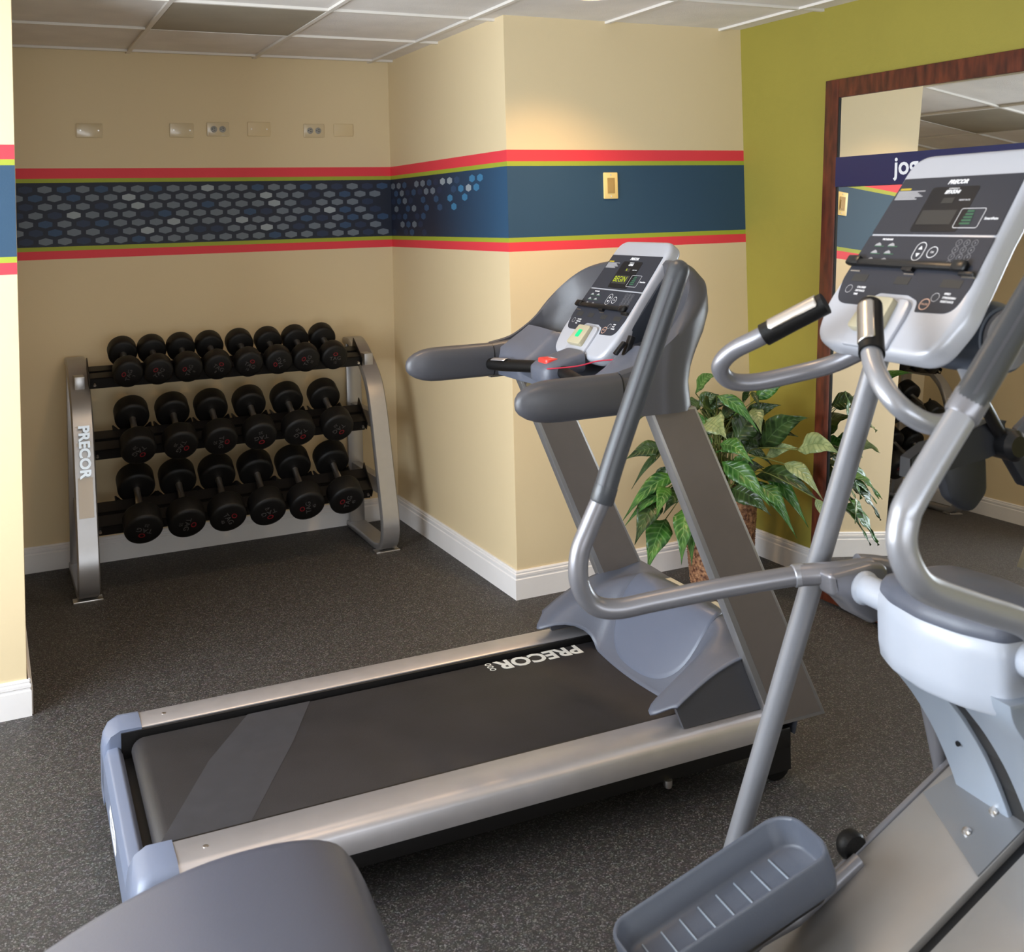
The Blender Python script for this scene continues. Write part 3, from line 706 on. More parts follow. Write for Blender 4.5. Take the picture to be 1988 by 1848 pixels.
        bm = nb(); rows = []
        arch = ln*random.uniform(0.08, 0.16)
        for i in range(ns+1):
            f = i/ns; c = B+ax*f+Vector((0, 0, 1))*arch*math.sin(PI*f)
            hw = wd*1.18/2*prof[i]+0.0006
            rip = 0.09*wd*math.sin(f*19+wv)
            rows.append([c-side*hw+nr*(hw*0.28+rip), c-side*hw*0.55+nr*(hw*0.20+0.02*wd*math.sin(i*PI)), c-nr*hw*0.05, c+side*hw*0.55+nr*(hw*0.20), c+side*hw+nr*(hw*0.28-rip)])
        V = [[bm.verts.new(p) for p in r_] for r_ in rows]
        uv = bm.loops.layers.uv.new('uv'); US = (0.0, 0.22, 0.5, 0.78, 1.0)
        for i_, (a, b) in enumerate(zip(V, V[1:])):
            for q in range(4):
                fc_ = bm.faces.new((a[q], a[q+1], b[q+1], b[q]))
                for lp, uu in zip(fc_.loops, ((US[q], i_/ns), (US[q+1], i_/ns), (US[q+1], (i_+1)/ns), (US[q], (i_+1)/ns))): lp[uv].uv = uu
        o = finish(bm, 'leaf', leaf_mats[k], t, ang=80)
        sm = o.modifiers.new('thickness', 'SOLIDIFY'); sm.thickness = 0.0009
        # leaf stalk arching from the soil
        bm = nb(); s0 = Vector((random.uniform(-0.05, 0.05), random.uniform(-0.05, 0.05), Hh-0.035))
        mid = s0*0.45+B*0.55+Vector((0, 0, 0.10+0.1*max(0, 0.6-bz)))
        mid.x *= 0.8; mid.y *= 0.8
        pts = [s0, s0*0.75+B*0.25+Vector((0, 0, 0.06)), mid, B]
        if math.hypot(B.x, B.y) < 0.17 or bz > 0.42 or True:
            tube(bm, catmull(pts, 5), 0.0022, 6)
            finish(bm, 'stem', stem_mat, t)
plant()

# ------------------------------------------------------------ exercise machine console (same unit on both machines)
def frame_matrix(x, z, al):
    """console frame in machine coordinates: X = user's right (-y), Y = up the face, Z = toward the user"""
    R = Vector((0, -1, 0)); U = Vector((math.sin(al), 0, math.cos(al))); N = Vector((-math.cos(al), 0, math.sin(al)))
    M = Matrix((R, U, N)).transposed().to_4x4(); M.translation = Vector((x, 0, z)); return M
def console(parent, M, lit, model):
    out = rpoly([(-0.158, 0.19), (0.158, 0.19), (0.160, 0.0), (0.174, -0.155), (0.150, -0.237), (-0.150, -0.237), (-0.174, -0.155), (-0.160, 0.0)], [0.052, 0.052, 0.3, 0.12, 0.06, 0.06, 0.12, 0.3], 8)
    bm = nb()
    prism(bm, out, -0.046, 0.0, 'z', bevel=0.014, seg=4, M=M)
    c = finish(bm, 'console', console_silver, parent, ang=40)
    bm = nb()
    # black face panel, upper and lower field
    prism(bm, rpoly([(-0.146, 0.130), (0.146, 0.130), (0.152, 0.003), (-0.152, 0.003)], 0.002, 2), 0.0, 0.0012, 'z', M=M)
    low = rpoly([(-0.153, -0.002), (0.153, -0.002), (0.158, -0.10), (0.150, -0.152), (0.066, -0.155), (0.060, -0.134), (0.030, -0.124), (-0.045, -0.124), (-0.068, -0.152), (-0.145, -0.152), (-0.160, -0.10)], [0, 0, 0.06, 0.04, 0.002, 0.015, 0.02, 0.02, 0.004, 0.035, 0.05], 6)
    prism(bm, low, 0.0, 0.0012, 'z', M=M)
    finish(bm, 'face_panel', panel_black, c, smooth=False)
    bm = nb()
    prism(bm, rpoly([(-0.055, 0.107), (0.060, 0.107), (0.060, 0.008), (-0.055, 0.008)], 0.008, 4), 0.0012, 0.0016, 'z', M=M)
    finish(bm, 'display_window', panel_dark, c, smooth=False)
    bm = nb()
    prism(bm, rpoly([(-0.049, 0.055), (0.036, 0.055), (0.036, 0.024), (-0.049, 0.024)], 0.001, 2), 0.0016, 0.0019, 'z', M=M)
    finish(bm, 'main_screen', screen_grey, c, smooth=False)
    for x0, x1 in ((-0.133, -0.097), (-0.062, -0.030), (0.016, 0.050), (0.092, 0.132)) if lit else ((-0.135, -0.095), (-0.020, 0.016), (0.092, 0.138)):
        bm = nb(); prism(bm, [(x0, -0.104), (x1, -0.104), (x1, -0.088), (x0, -0.088)], 0.0012, 0.0016, 'z', M=M); finish(bm, 'small_screen', screen_grey, c, smooth=False)
    bm = nb(); prism(bm, [(-0.014, 0.070), (0.014, 0.070), (0.014, 0.082), (-0.014, 0.082)], 0.0016, 0.0019, 'z', M=M)
    finish(bm, 'heart_rate_screen', screen_grey, c, smooth=False)
    def T(bm, s, size, x, y, z=0.0017, **k): add_text(bm, s, size, M @ Matrix.Translation((x, y, z)), depth=0.0001, **k)
    bm = nb()
    T(bm, 'PRECOR', 0.0125, 0.0, 0.117, bold=0.0006, shear=0.25)
    finish(bm, 'brand_print', white_print, c, smooth=False); bm = nb()
    T(bm, 'EXPERIENCE', 0.0045, 0.0, 0.102, z=0.002)
    T(bm, model, 0.0105, 0.0, 0.0945, z=0.002, bold=0.0005, shear=0.25)
    T(bm, 'HEART RATE', 0.0045, 0.040, 0.076, z=0.002)
    finish(bm, 'model_print', white_print, c, smooth=False); bm = nb()
    T(bm, 'SmartRate', 0.0072, 0.124, 0.036, bold=0.0002)
    finish(bm, 'side_print', white_print, c, smooth=False); bm = nb()
    T(bm, 'PROGRAMS', 0.0055, -0.098, -0.010, bold=0.0002)
    finish(bm, 'heading_print', white_print, c, smooth=False); bm = nb()
    for dy, s in ((0, 'CALORIES'), (-0.0075, 'DISTANCE'), (-0.015, 'TIME')): T(bm, s, 0.0052, -0.108, -0.116+dy, align='LEFT', bold=0.0002)
    finish(bm, 'left_legend', white_print, c, smooth=False); bm = nb()
    for dy, s in ((0, 'SPEED'), (-0.0075, 'STRIDES/MIN' if not lit else 'PACE'), (-0.015, 'RESISTANCE' if not lit else 'INCLINE')): T(bm, s, 0.0052, 0.112, -0.116+dy, align='LEFT', bold=0.0002)
    finish(bm, 'right_legend', white_print, c, smooth=False); bm = nb()
    def ring(bm, pts, wd, z=0.0017):
        n = len(pts); c0 = Vector((sum(p[0] for p in pts)/n, sum(p[1] for p in pts)/n))
        A = [bm.verts.new(M @ Vector((p[0], p[1], z))) for p in pts]
        B = []
        for i, p in enumerate(pts):
            a = Vector(pts[i-1]); b = Vector(pts[(i+1) % n]); tg = (b-a).normalized(); nr = Vector((-tg.y, tg.x))
            if nr.dot(c0-Vector(p)) < 0: nr = -nr
            q = Vector(p)+nr*wd; B.append(bm.verts.new(M @ Vector((q.x, q.y, z))))
        for i in range(n): bm.faces.new((A[i], A[(i+1) % n], B[(i+1) % n], B[i]))
    def circ(x, y, r, n=24): return [(x+r*math.cos(2*PI*k/n), y+r*math.sin(2*PI*k/n)) for k in range(n)]
    def pill(x, y0, y1, r, n=10): return [(x+r*math.cos(PI*k/n), y1-r+r*math.sin(PI*k/n)) for k in range(n+1)]+[(x-r*math.cos(PI*k/n), y0+r-r*math.sin(PI*k/n)) for k in range(n+1)]
    ring(bm, pill(-0.001, -0.054, -0.014, 0.0125), 0.0013); finish(bm, 'arrow_key_outline', white_print, c, smooth=False)
    bm = nb(); ring(bm, circ(0.032, -0.035, 0.0120), 0.0013)
    T(bm, 'OK', 0.006, 0.032, -0.035)
    for y, d in ((-0.027, 1), (-0.041, -1)):
        bm.faces.new([bm.verts.new(M @ Vector(p)) for p in ((-0.006, y-0.003*d, 0.0017), (0.004, y-0.003*d, 0.0017), (-0.001, y+0.005*d, 0.0017))])
    finish(bm, 'select_key_print', white_print, c, smooth=False)
    bm = nb(); ring(bm, rpoly([(0.046, 0.058), (0.103, 0.058), (0.103, 0.016), (0.046, 0.016)], 0.005, 4), 0.001, 0.0020)
    finish(bm, 'graph_outline', white_print, c, smooth=False)
    for x_, y_ in ((-0.128, -0.121), (0.096, -0.124)):
        bm = nb(); ring(bm, circ(x_, y_, 0.0085), 0.0006); finish(bm, 'knob_outline', white_print, c, smooth=False)
    bm = nb()
    for i in range(4):
        for j in range(3):
            x, y = 0.082+j*0.018, -0.014-i*0.0145; ring(bm, circ(x, y, 0.0066, 14), 0.0006); T(bm, '123456789*0#'[i*3+j], 0.006, x, y)
    for k in range(7):
        prism(bm, [(-0.143, 0.0985-k*0.003), (-0.072-0.006*((k*3) % 4), 0.0985-k*0.003), (-0.072-0.006*((k*3) % 4), 0.1008-k*0.003), (-0.143, 0.1008-k*0.003)], 0.0012, 0.0015, 'z', M=M)
    for i in range(3):
        for j in range(2):
            x, y = -0.116+j*0.036, -0.020-i*0.0165
            prism(bm, [(x-0.009, y-0.004), (x+0.009, y-0.004), (x+0.005, y+0.001), (x, y+0.003), (x-0.006, y+0.0)], 0.0012, 0.0016, 'z', M=M)
    finish(bm, 'keypad_print', grey_print, c, smooth=False)
    bm = nb()
    for i in range(3):
        for j in range(2):
            x, y = -0.112+j*0.036, -0.020-i*0.0165; prism(bm, [(x-0.013, y-0.0058), (x+0.013, y-0.0058), (x+0.013, y-0.0043), (x-0.013, y-0.0043)], 0.0012, 0.0016, 'z', M=M)
    for k in range(5): prism(bm, [(0.062-0.001*k, 0.050-k*0.0065), (0.078+0.001*k, 0.050-k*0.0065), (0.078+0.001*k, 0.0535-k*0.0065), (0.062-0.001*k, 0.0535-k*0.0065)], 0.0017, 0.0021, 'z', M=M)
    finish(bm, 'key_shading', green_print, c, smooth=False)
    bm = nb(); prism(bm, rpoly([(-0.141, 0.1025), (-0.112, 0.1025), (-0.112, 0.107), (-0.141, 0.107)], 0.002, 3), 0.0012, 0.0017, 'z', M=M); finish(bm, 'yellow_label', yellow_print, c, smooth=False)
    bm = nb(); ring(bm, circ(0.080, -0.139, 0.0115), 0.0018); T(bm, 'PAUSE' if not lit else 'RESET', 0.0055, 0.080, -0.139); finish(bm, 'round_button', mat('salmon_print', srgb(200, 160, 140), 0.5), c, smooth=False)
    if lit:
        bm = nb(); T(bm, 'BEGIN', 0.0290, -0.048, 0.040, z=0.0021, align='LEFT', sx=0.90, bold=0.0)
        T(bm, 'R:', 0.011, -0.006, 0.076, z=0.002); finish(bm, 'lit_display_text', led_yellow, c, smooth=False)
    # raised stop / quick-start key plate on the lower lip
    bm = nb()
    prism(bm, rpoly([(-0.066, -0.236), (0.050, -0.236), (0.054, -0.17), (0.052, -0.135), (-0.060, -0.135), (-0.064, -0.17)], [0.01, 0.01, 0.02, 0.022, 0.022, 0.02], 5), -0.002, 0.007, 'z', bevel=0.003, M=M)
    k = finish(bm, 'key_plate', console_silver, c)
    bm = nb()
    Mk = M @ Matrix.Translation((-0.012, -0.173, 0.0)) @ Matrix.Rotation(math.radians(-3), 4, 'X')
    prism(bm, rpoly([(-0.040, -0.036), (0.040, -0.036), (0.036, 0.032), (-0.036, 0.032)], 0.008, 4), 0.002, 0.020, 'z', bevel=0.003, M=Mk)
    b = finish(bm, 'quick_start_key', beige_key, c)
    bm = nb(); prism(bm, rpoly([(-0.011, -0.013), (0.011, -0.013), (0.011, 0.013), (-0.011, 0.013)], 0.005, 4), 0.0198, 0.0212, 'z', M=Mk)
    finish(bm, 'green_start_button', led_green, b if False else c, smooth=False)
    # black reading rack bar with end clips
    bm = nb()
    box(bm, -0.160, 0.130, -0.073, -0.059, 0.002, 0.012, M=M, bevel=0.003)
    box(bm, -0.166, -0.132, -0.073, -0.053, 0.002, 0.014, M=M, bevel=0.004); box(bm, 0.104, 0.134, -0.075, -0.054, 0.002, 0.014, M=M, bevel=0.004)
    box(bm, 0.125, 0.158, -0.082, -0.074, 0.002, 0.010, M=M, bevel=0.002); box(bm, -0.01, 0.015, -0.079, -0.070, 0.002, 0.010, M=M)
    finish(bm, 'reading_rack', black_plastic, c)
    bm = nb()
    for a, b_ in ((-0.150, -0.124), (-0.006, 0.018), (0.130, 0.158)): box(bm, a, b_, -0.0835, -0.0812, 0.0012, 0.003, M=M)
    finish(bm, 'rack_clips', chrome, c, smooth=False)
    return c

# ------------------------------------------------------------ treadmill
def treadmill():
    t = empty('treadmill', (-1.70, -1.248, 0), -0.021, label='silver and grey treadmill with a lit BEGIN display in the middle of the gym', cat='treadmill')
    zt = 0.22
    # running deck, belt
    bm = nb(); box(bm, 0.05, 1.60, -0.318, 0.318, 0.115, 0.17, bevel=0.004); finish(bm, 'deck', black_metal, t)
    bm = nb()
    prof = [(1.52, 0.1955), (0.078, 0.1955)]+[(0.078-0.034*math.sin(a), 0.1615+0.034*math.cos(a)) for a in [PI*k/10 for k in range(1, 10)]]+[(0.078, 0.1275), (0.3, 0.1275), (0.3, 0.1735), (1.52, 0.1735)]
    prism(bm, [(x_, z_+0.008) for x_, z_ in prof], -0.287, 0.287, 'y', bevel=0.006); finish(bm, 'running_belt', belt_mat, t)
    belt = t.children[-1] if False else [c for c in t.children if c.name.startswith('running_belt')][0]
    bm = nb()
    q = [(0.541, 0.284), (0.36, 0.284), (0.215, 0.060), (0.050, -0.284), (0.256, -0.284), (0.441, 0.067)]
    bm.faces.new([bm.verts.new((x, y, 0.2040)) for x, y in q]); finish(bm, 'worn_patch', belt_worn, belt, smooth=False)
    bm = nb()
    Mx = Matrix.Translation((1.272, 0.252, 0.2042)) @ Matrix.Rotation(PI, 4, 'Z')
    add_text(bm, 'PRECOR', 0.088, Mx @ Matrix.Translation((0, 0, 0)), depth=0.0002, bold=0.003, sx=0.88)
    for k in range(3):
        cx_ = 1.103; cy_ = 0.252+(k-1)*0.020
        a = [(0.011*math.cos(2*PI*i/14), 0.009*math.sin(2*PI*i/14)) for i in range(14)]
        A = [bm.verts.new((cx_+x, cy_+y, 0.2043)) for x, y in a]; B = [bm.verts.new((cx_+x*0.6, cy_+y*0.6, 0.2043)) for x, y in a]
        for i in range(14): bm.faces.new((A[i], A[(i+1) % 14], B[(i+1) % 14], B[i]))
    finish(bm, 'belt_lettering', mat('belt_print', srgb(205, 205, 200), 0.5), belt, smooth=False)
    # side rails
    for s in (-1, 1):
        bm = nb()
        pr = [(0.312, 0.168), (0.312, 0.218), (0.316, zt+0.001), (0.402, zt), (0.414, zt-0.003), (0.426, zt-0.010), (0.434, zt-0.021), (0.434, 0.152), (0.424, 0.147), (0.34, 0.147)]
        prism(bm, [(y*s, z) for y, z in pr], 0.066, 1.665, 'x'); r = finish(bm, 'side_rail', silver_rail, t, ang=50)
        bm = nb(); box(bm, 0.02, 1.60, min(s*0.300, s*0.3115), max(s*0.300, s*0.3115), 0.10, 0.2155); finish(bm, 'inner_strip', black_metal, r, smooth=False)
        bm = nb(); lathe(bm, [(0.006, zt+0.0002), (0.006, zt+0.0016), (0.003, zt+0.0024)], (0.14, s*0.366, 0), 'z', 14); finish(bm, 'rail_bolt', chrome, r)
        bm = nb()
        pr = [(0.306, 0.160), (0.306, zt+0.002), (0.40, zt+0.003), (0.424, zt-0.003), (0.440, zt-0.018), (0.440, 0.075), (0.425, 0.06), (0.32, 0.06)]
        rings = []
        for x, sc_, dz in ((0.075, 1.0, 0), (0.02, 1.0, 0.001), (-0.006, 0.97, -0.010), (-0.020, 0.92, -0.030), (-0.026, 0.84, -0.055)):
            rings.append([Vector((x, s*(0.373+(y-0.373)*sc_), 0.14+(z-0.14)*(sc_)+dz)) for y, z in pr])
        loft(bm, rings); finish(bm, 'rear_cap', blue_plastic, t, ang=50)
        # upright: flat silver post, bright edges
        bm = nb(); y0, y1 = (0.392, 0.430) if s > 0 else (-0.430, -0.392)
        prism(bm, [(1.286, 1.085), (1.430, 1.085), (1.840, 0.178), (1.655, 0.178)], y0, y1, 'y', bevel=0.003)
        u = finish(bm, 'upright', silver, t)
        bm = nb()
        for yy in ((y0-0.0016, y0-0.0004),) if s < 0 else ((y0-0.0016, y0-0.0004), (y1+0.0004, y1+0.0016)):
            prism(bm, [(1.298, 1.080), (1.424, 1.080), (1.822, 0.190), (1.672, 0.190)], yy[0], yy[1], 'y')
        finish(bm, 'face_plate', champagne, u, smooth=False)
        bm = nb(); lathe(bm, [(0.012, y0-0.004), (0.012, y0-0.001)] if s < 0 else [(0.010, y0-0.004), (0.010, y0-0.001)], (1.69, 0, 0.28) if s < 0 else (1.325, 0, 1.045), 'y', 20)
        finish(bm, 'bolt', black_plastic if s < 0 else chrome, u)
        # dark frame, front wheel, leveller foot
        bm = nb(); box(bm, 0.12, 1.74, s*0.37-0.03, s*0.37+0.03, 0.095, 0.15, bevel=0.004); finish(bm, 'frame_beam', black_metal, t)
        bm = nb(); lathe(bm, [(0.030, -0.02), (0.046, -0.016), (0.048, 0), (0.046, 0.016), (0.030, 0.02)], (1.70, s*0.37, 0.048), 'y', 24); finish(bm, 'transport_wheel', black_rubber, t)
        for q_ in (-0.0235, 0.0235):
            bm = nb(); box(bm, 1.66, 1.74, s*0.37+q_-0.0025, s*0.37+q_+0.0025, 0.03, 0.10); finish(bm, 'wheel_bracket', black_metal, t, smooth=False)
        bm = nb(); lathe(bm, [(0.024, 0), (0.026, 0.006), (0.010, 0.012), (0.010, 0.10)], (0.20, s*0.36, 0), 'z', 20); finish(bm, 'leveller_foot', black_rubber, t)
        bm = nb(); lathe(bm, [(0.010, 0.08), (0.012, 0.085), (0.012, 0.10)], (1.33, s*0.40, 0), 'z', 12); finish(bm, 'under_bolt', chrome, t)
    bm = nb(); box(bm, 0.018, 0.10, -0.31, 0.31, 0.05, 0.145); finish(bm, 'rear_guard', black_metal, t, smooth=False)
    bm = nb(); box(bm, 0.10, 0.16, -0.34, 0.34, 0.06, 0.11, bevel=0.004); box(bm, 1.60, 1.74, -0.34, 0.34, 0.075, 0.13, bevel=0.004); finish(bm, 'cross_beam', black_metal, t)
    # rear bumper with stickers
    bm = nb()
    prism(bm, rpoly([(-0.026, 0.05), (-0.026, 0.145), (-0.016, 0.176), (0.012, 0.180), (0.024, 0.16), (0.024, 0.05)], 0.008, 4), -0.385, 0.385, 'y')
    rb = finish(bm, 'rear_bumper', blue_plastic, t)
    bm = nb(); bm.faces.new([bm.verts.new((-0.0268, y, z)) for y, z in ((0.085, 0.078), (-0.055, 0.078), (-0.085, 0.105), (-0.055, 0.138), (0.085, 0.138), (0.115, 0.105))]); finish(bm, 'white_sticker', white_print, rb, smooth=False)
    bm = nb(); add_text(bm, 'PRECOR', 0.032, Matrix.Translation((-0.0272, 0.015, 0.108)) @ Matrix(((0, 0, -1), (-1, 0, 0), (0, 1, 0))).to_4x4(), depth=0.0001); finish(bm, 'sticker_text', grey_print, rb, smooth=False)
    bm = nb(); prism(bm, [(-0.385, 0.10), (-0.355, 0.10), (-0.355, 0.135), (-0.385, 0.135)], -0.0275, -0.0255, 'x'); finish(bm, 'yellow_sticker', mat('yellow_sticker', srgb(225, 190, 70), 0.5), rb, smooth=False)
    # motor hood
    def sm(a, b, x):
        x = max(0, min(1, (x-a)/(b-a))); return x*x*(3-2*x)
    def hood_z(f, y):
        ay = abs(y); xr = rear(y); x = xr+(1.745-xr)*f
        crest = 0.250+0.132*math.sin(min(1, max(0, (x-1.30)/0.33))*PI/2)
        if x > 1.63: crest = 0.382+0.014*sm(1.63, 1.74, x)-0.02*sm(1.74, 1.80, x)
        cen = 0.205+0.215*sm(0, 0.62, f)**0.8
        if f > 0.62: cen = 0.42-0.03*sm(0.62, 1.0, f)
        wgt = sm(0.20, 0.34, ay)
        z = cen*(1-wgt)+crest*wgt
        return x, z
    def rear(y):
        ay = abs(y)
        if ay < 0.235: return 1.462-0.02*math.cos(ay*PI/0.5)
        if ay < 0.345: return 1.46-0.15*sm(0.235, 0.345, ay)
        return 1.31+0.05*sm(0.345, 0.405, ay)
    bm = nb(); ny, nx = 56, 26; G = []
    for i in range(ny+1):
        y = -0.405+0.81*i/ny; row = []
        for j in range(nx+1):
            x, z = hood_z(j/nx, y); row.append(bm.verts.new((x, y, z)))
        row.append(bm.verts.new((1.757, y, 0.33))); row.append(bm.verts.new((1.765, y, 0.18))); row.append(bm.verts.new((1.75, y, 0.13)))
        G.append(row)
    for a, b in zip(G, G[1:]):
        for j in range(len(a)-1): bm.faces.new((a[j], a[j+1], b[j+1], b[j]))
    h = finish(bm, 'motor_hood', grey_plastic, t, ang=70)
    sm_ = h.modifiers.new('thickness', 'SOLIDIFY'); sm_.thickness = 0.006; sm_.offset = -1
    for s in (-1, 1):
        bm = nb(); top = []
        for j in range(nx+1):
            x, z = hood_z(j/nx, 0.405*s); top.append((x, z-0.004))
        prism(bm, top+[(1.757, 0.33), (1.765, 0.222), (1.385, 0.222)], s*0.385, s*0.400, 'y'); finish(bm, 'hood_side', dark_plastic, t, ang=30)
    # raised oval pad moulded on the hood
    bm = nb(); rings = []
    nseg = 48
    for sc_, dz in ((1.0, 0.001), (0.985, 0.006), (0.96, 0.0085), (0.6, 0.0105), (0.05, 0.011)):
        ring = []
        for k in range(nseg):
            a = 2*PI*k/nseg; ex = abs(math.cos(a))**0.75*math.copysign(1, math.cos(a)); ey = abs(math.sin(a))**0.75*math.copysign(1, math.sin(a))
            yy = 0.22*ey*sc_; f = 0.47+0.40*ex*sc_; x, z = hood_z(f, yy); ring.append(Vector((x, yy, z+dz)))
        rings.append(ring)
    loft(bm, rings, cap=True); finish(bm, 'hood_pad', blue_plastic if False else mat('hood_pad_plastic', srgb(92, 98, 114), 0.4), h, ang=60)
    for y in (0.12, -0.13):
        bm = nb(); x, z = hood_z(0.84, y); box(bm, x-0.022, x+0.022, y-0.05, y+0.05, z+0.001, z+0.006, bevel=0.001); finish(bm, 'hood_badge', mat('badge_cream', srgb(214, 208, 190), 0.5), h)
    # shroud: U-shaped shell around the console with handrails
    far_rim = [(1.20, 0.418, 1.195, 0), (1.275, 0.421, 1.210, 0.05), (1.335, 0.420, 1.243, 0.15), (1.375, 0.416, 1.275, 0.3), (1.428, 0.404, 1.338, 0.6), (1.468, 0.372, 1.386, 0.85), (1.497, 0.325, 1.420, 1), (1.517, 0.26, 1.442, 1), (1.528, 0.17, 1.455, 1), (1.530, 0.06, 1.460, 1)]
    near_rim = [(1.20, -0.418, 1.198, 0), (1.275, -0.421, 1.220, 0.05), (1.322, -0.420, 1.258, 0.15), (1.362, -0.418, 1.296, 0.3), (1.415, -0.405, 1.358, 0.4), (1.452, -0.374, 1.402, 0.7), (1.480, -0.318, 1.440, 1), (1.500, -0.25, 1.462, 1), (1.516, -0.17, 1.466, 1), (1.528, -0.06, 1.463, 1)]
    rim = far_rim+near_rim[::-1]
    cols = []
    for i in range(len(rim)-1):
        for k in range(4):
            f = k/4; p0, p1, p2, p3 = [Vector(rim[min(max(i+q, 0), len(rim)-1)]) for q in (-1, 0, 1, 2)]
            cols.append(0.5*((2*p1)+(-p0+p2)*f+(2*p0-5*p1+4*p2-p3)*f*f+(-p0+3*p1-3*p2+p3)*f**3))
    cols.append(Vector(rim[-1]))
    bm = nb(); rings = []
    for i, p in enumerate(cols):
        a_ = cols[max(i-1, 0)]; b_ = cols[min(i+1, len(cols)-1)]; tg = Vector((b_[0]-a_[0], b_[1]-a_[1])).normalized()
        out = Vector((tg.y, -tg.x))
        if out.dot(Vector((p[0]-1.2, p[1]))) < 0: out = -out
        w_ = max(0, min(1, p[3])); x, y, zt_ = p[0], p[1], p[2]
        th = 0.018+0.034*w_
        def fx(z):                                     # lean of the outer wall, fuller at mid height
            pts = [(1.078, -0.072), (1.15, -0.085), (1.20, -0.068), (1.28, -0.010), (1.34, 0.014), (1.40, 0.006), (1.47, -0.012)]
            for (z0, v0), (z1, v1) in zip(pts, pts[1:]):
                if z <= z1: return v0+(v1-v0)*(z-z0)/(z1-z0)
            return pts[-1][1]
        ring = []
        for f in (0, 0.12, 0.24, 0.36, 0.48, 0.60, 0.72, 0.84, 0.93):
            z = 1.078+(zt_-1.078)*f; ring.append(Vector((x+out.x*th+fx(z)*w_, y+out.y*th, z)))
        ring.append(Vector((x+out.x*th*0.75, y+out.y*th*0.75, zt_-0.010))); ring.append(Vector((x+out.x*th*0.45, y+out.y*th*0.45, zt_-0.002))); ring.append(Vector((x+out.x*0.004, y+out.y*0.004, zt_)))
        for f in (0.97, 0.8, 0.6, 0.4, 0.2, 0.0):
            z = 1.078+(zt_-1.078)*f; ring.append(Vector((x-out.x*0.003+fx(z)*w_*0.6, y-out.y*0.003, z)))
        rings.append(ring)
    loft(bm, rings); finish(bm, 'console_shroud', dark_plastic, t, ang=60)
    for s in (-1, 1):
        bm = nb(); rings = []
        for x, sc_ in ((0.905, 0.10), (0.909, 0.32), (0.918, 0.52), (0.935, 0.72), (0.958, 0.88), (0.985, 0.97), (1.02, 1.0), (1.10, 1.0), (1.19, 1.0), (1.30, 1.02)):
            zc = 1.137+0.004*(x-0.92); hh = 0.054*sc_; hw = 0.037*sc_; yc = s*(0.412 if x < 1.2 else 0.402)
            if x > 1.25: zc, hh, hw = 1.141, 0.06, 0.028
            rings.append([Vector((x, yc+hw*math.copysign(abs(math.cos(a))**0.7, math.cos(a)), zc+hh*math.copysign(abs(math.sin(a))**0.7, math.sin(a)))) for a in [2*PI*k/28 for k in range(28)]])
        loft(bm, rings); hr = finish(bm, 'handrail', dark_plastic, t, ang=60)
        bm = nb(); rings = []
        for x in (1.197, 1.200):
            rings.append([Vector((x, s*0.412+0.0378*math.copysign(abs(math.cos(a))**0.7, math.cos(a)), 1.138+0.0548*math.copysign(abs(math.sin(a))**0.7, math.sin(a)))) for a in [2*PI*k/28 for k in range(28)]])
        loft(bm, rings); finish(bm, 'seam', black_plastic, hr, smooth=False)
    # dashboard under the console, scooped tray each side
    bm = nb(); rings = []
    for i in range(49):
        y = -0.400+0.800*i/48; ay = abs(y); w_ = sm(0.155, 0.225, ay); e = sm(0.2, 0.36, ay)
        cpr = [(1.235, 1.085), (1.232, 1.100), (1.262, 1.112), (1.30, 1.118), (1.345, 1.135), (1.39, 1.185), (1.43, 1.235), (1.44, 1.235), (1.45, 1.16), (1.44, 1.088)]
        spr = [(1.215, 1.090), (1.205, 1.120), (1.222, 1.150+0.03*e), (1.270, 1.178+0.024*e), (1.322-0.01*e, 1.222+0.006*e), (1.345-0.01*e, 1.236+0.008*e), (1.355-0.01*e, 1.232+0.008*e), (1.362, 1.19), (1.385, 1.17), (1.385, 1.090)]
        rings.append([Vector((a_[0]*(1-w_)+b_[0]*w_, y, a_[1]*(1-w_)+b_[1]*w_)) for a_, b_ in zip(cpr, spr)])
    loft(bm, rings); finish(bm, 'dashboard', grey_plastic, t, ang=50)
    # black cross grip with heart-rate plates, stop switch in the middle
    for s in (-1, 1):
        bm = nb(); pts = [(1.185, s*0.378, 1.128), (1.19, s*0.30, 1.132), (1.205, s*0.18, 1.142), (1.222, s*0.05, 1.152)]
        tube(bm, catmull(pts, 6), 0.019, 18); gb = finish(bm, 'cross_grip', black_rubber, t)
        bm = nb(); c = catmull([(1.184, s*0.345, 1.132), (1.193, s*0.26, 1.138)], 4)
        rings = []
        for p in c: rings.append([p+Vector((-0.0197*math.cos(a), 0, 0.0197*math.sin(a))) for a in [math.radians(d) for d in range(40, 121, 10)]])
        loft(bm, rings, close=False, cap=False); pt = finish(bm, 'pulse_plate', silver_rail, gb); pm = pt.modifiers.new('thickness', 'SOLIDIFY'); pm.thickness = 0.001
    bm = nb(); rings = []
    for x, sc_ in ((1.165, 0.5), (1.170, 0.85), (1.185, 1.0), (1.25, 1.08), (1.29, 1.1)):
        rings.append([Vector((x, -0.005+0.062*sc_*math.copysign(abs(math.cos(a))**0.5, math.cos(a)), 1.143+(x-1.165)*0.25+0.030*sc_*math.copysign(abs(math.sin(a))**0.5, math.sin(a)))) for a in [2*PI*k/28 for k in range(28)]])
    loft(bm, rings); stp = finish(bm, 'stop_housing', grey_plastic, t, ang=50)
    bm = nb(); prism(bm, rpoly([(1.180, -0.040), (1.230, -0.040), (1.236, 0.030), (1.180, 0.030)], [0.012, 0.006, 0.006, 0.022], 4), 1.172, 1.187, 'z', bevel=0.002, M=Matrix.Translation((0, 0, 0))); sb = finish(bm, 'stop_button', red_plastic, stp)
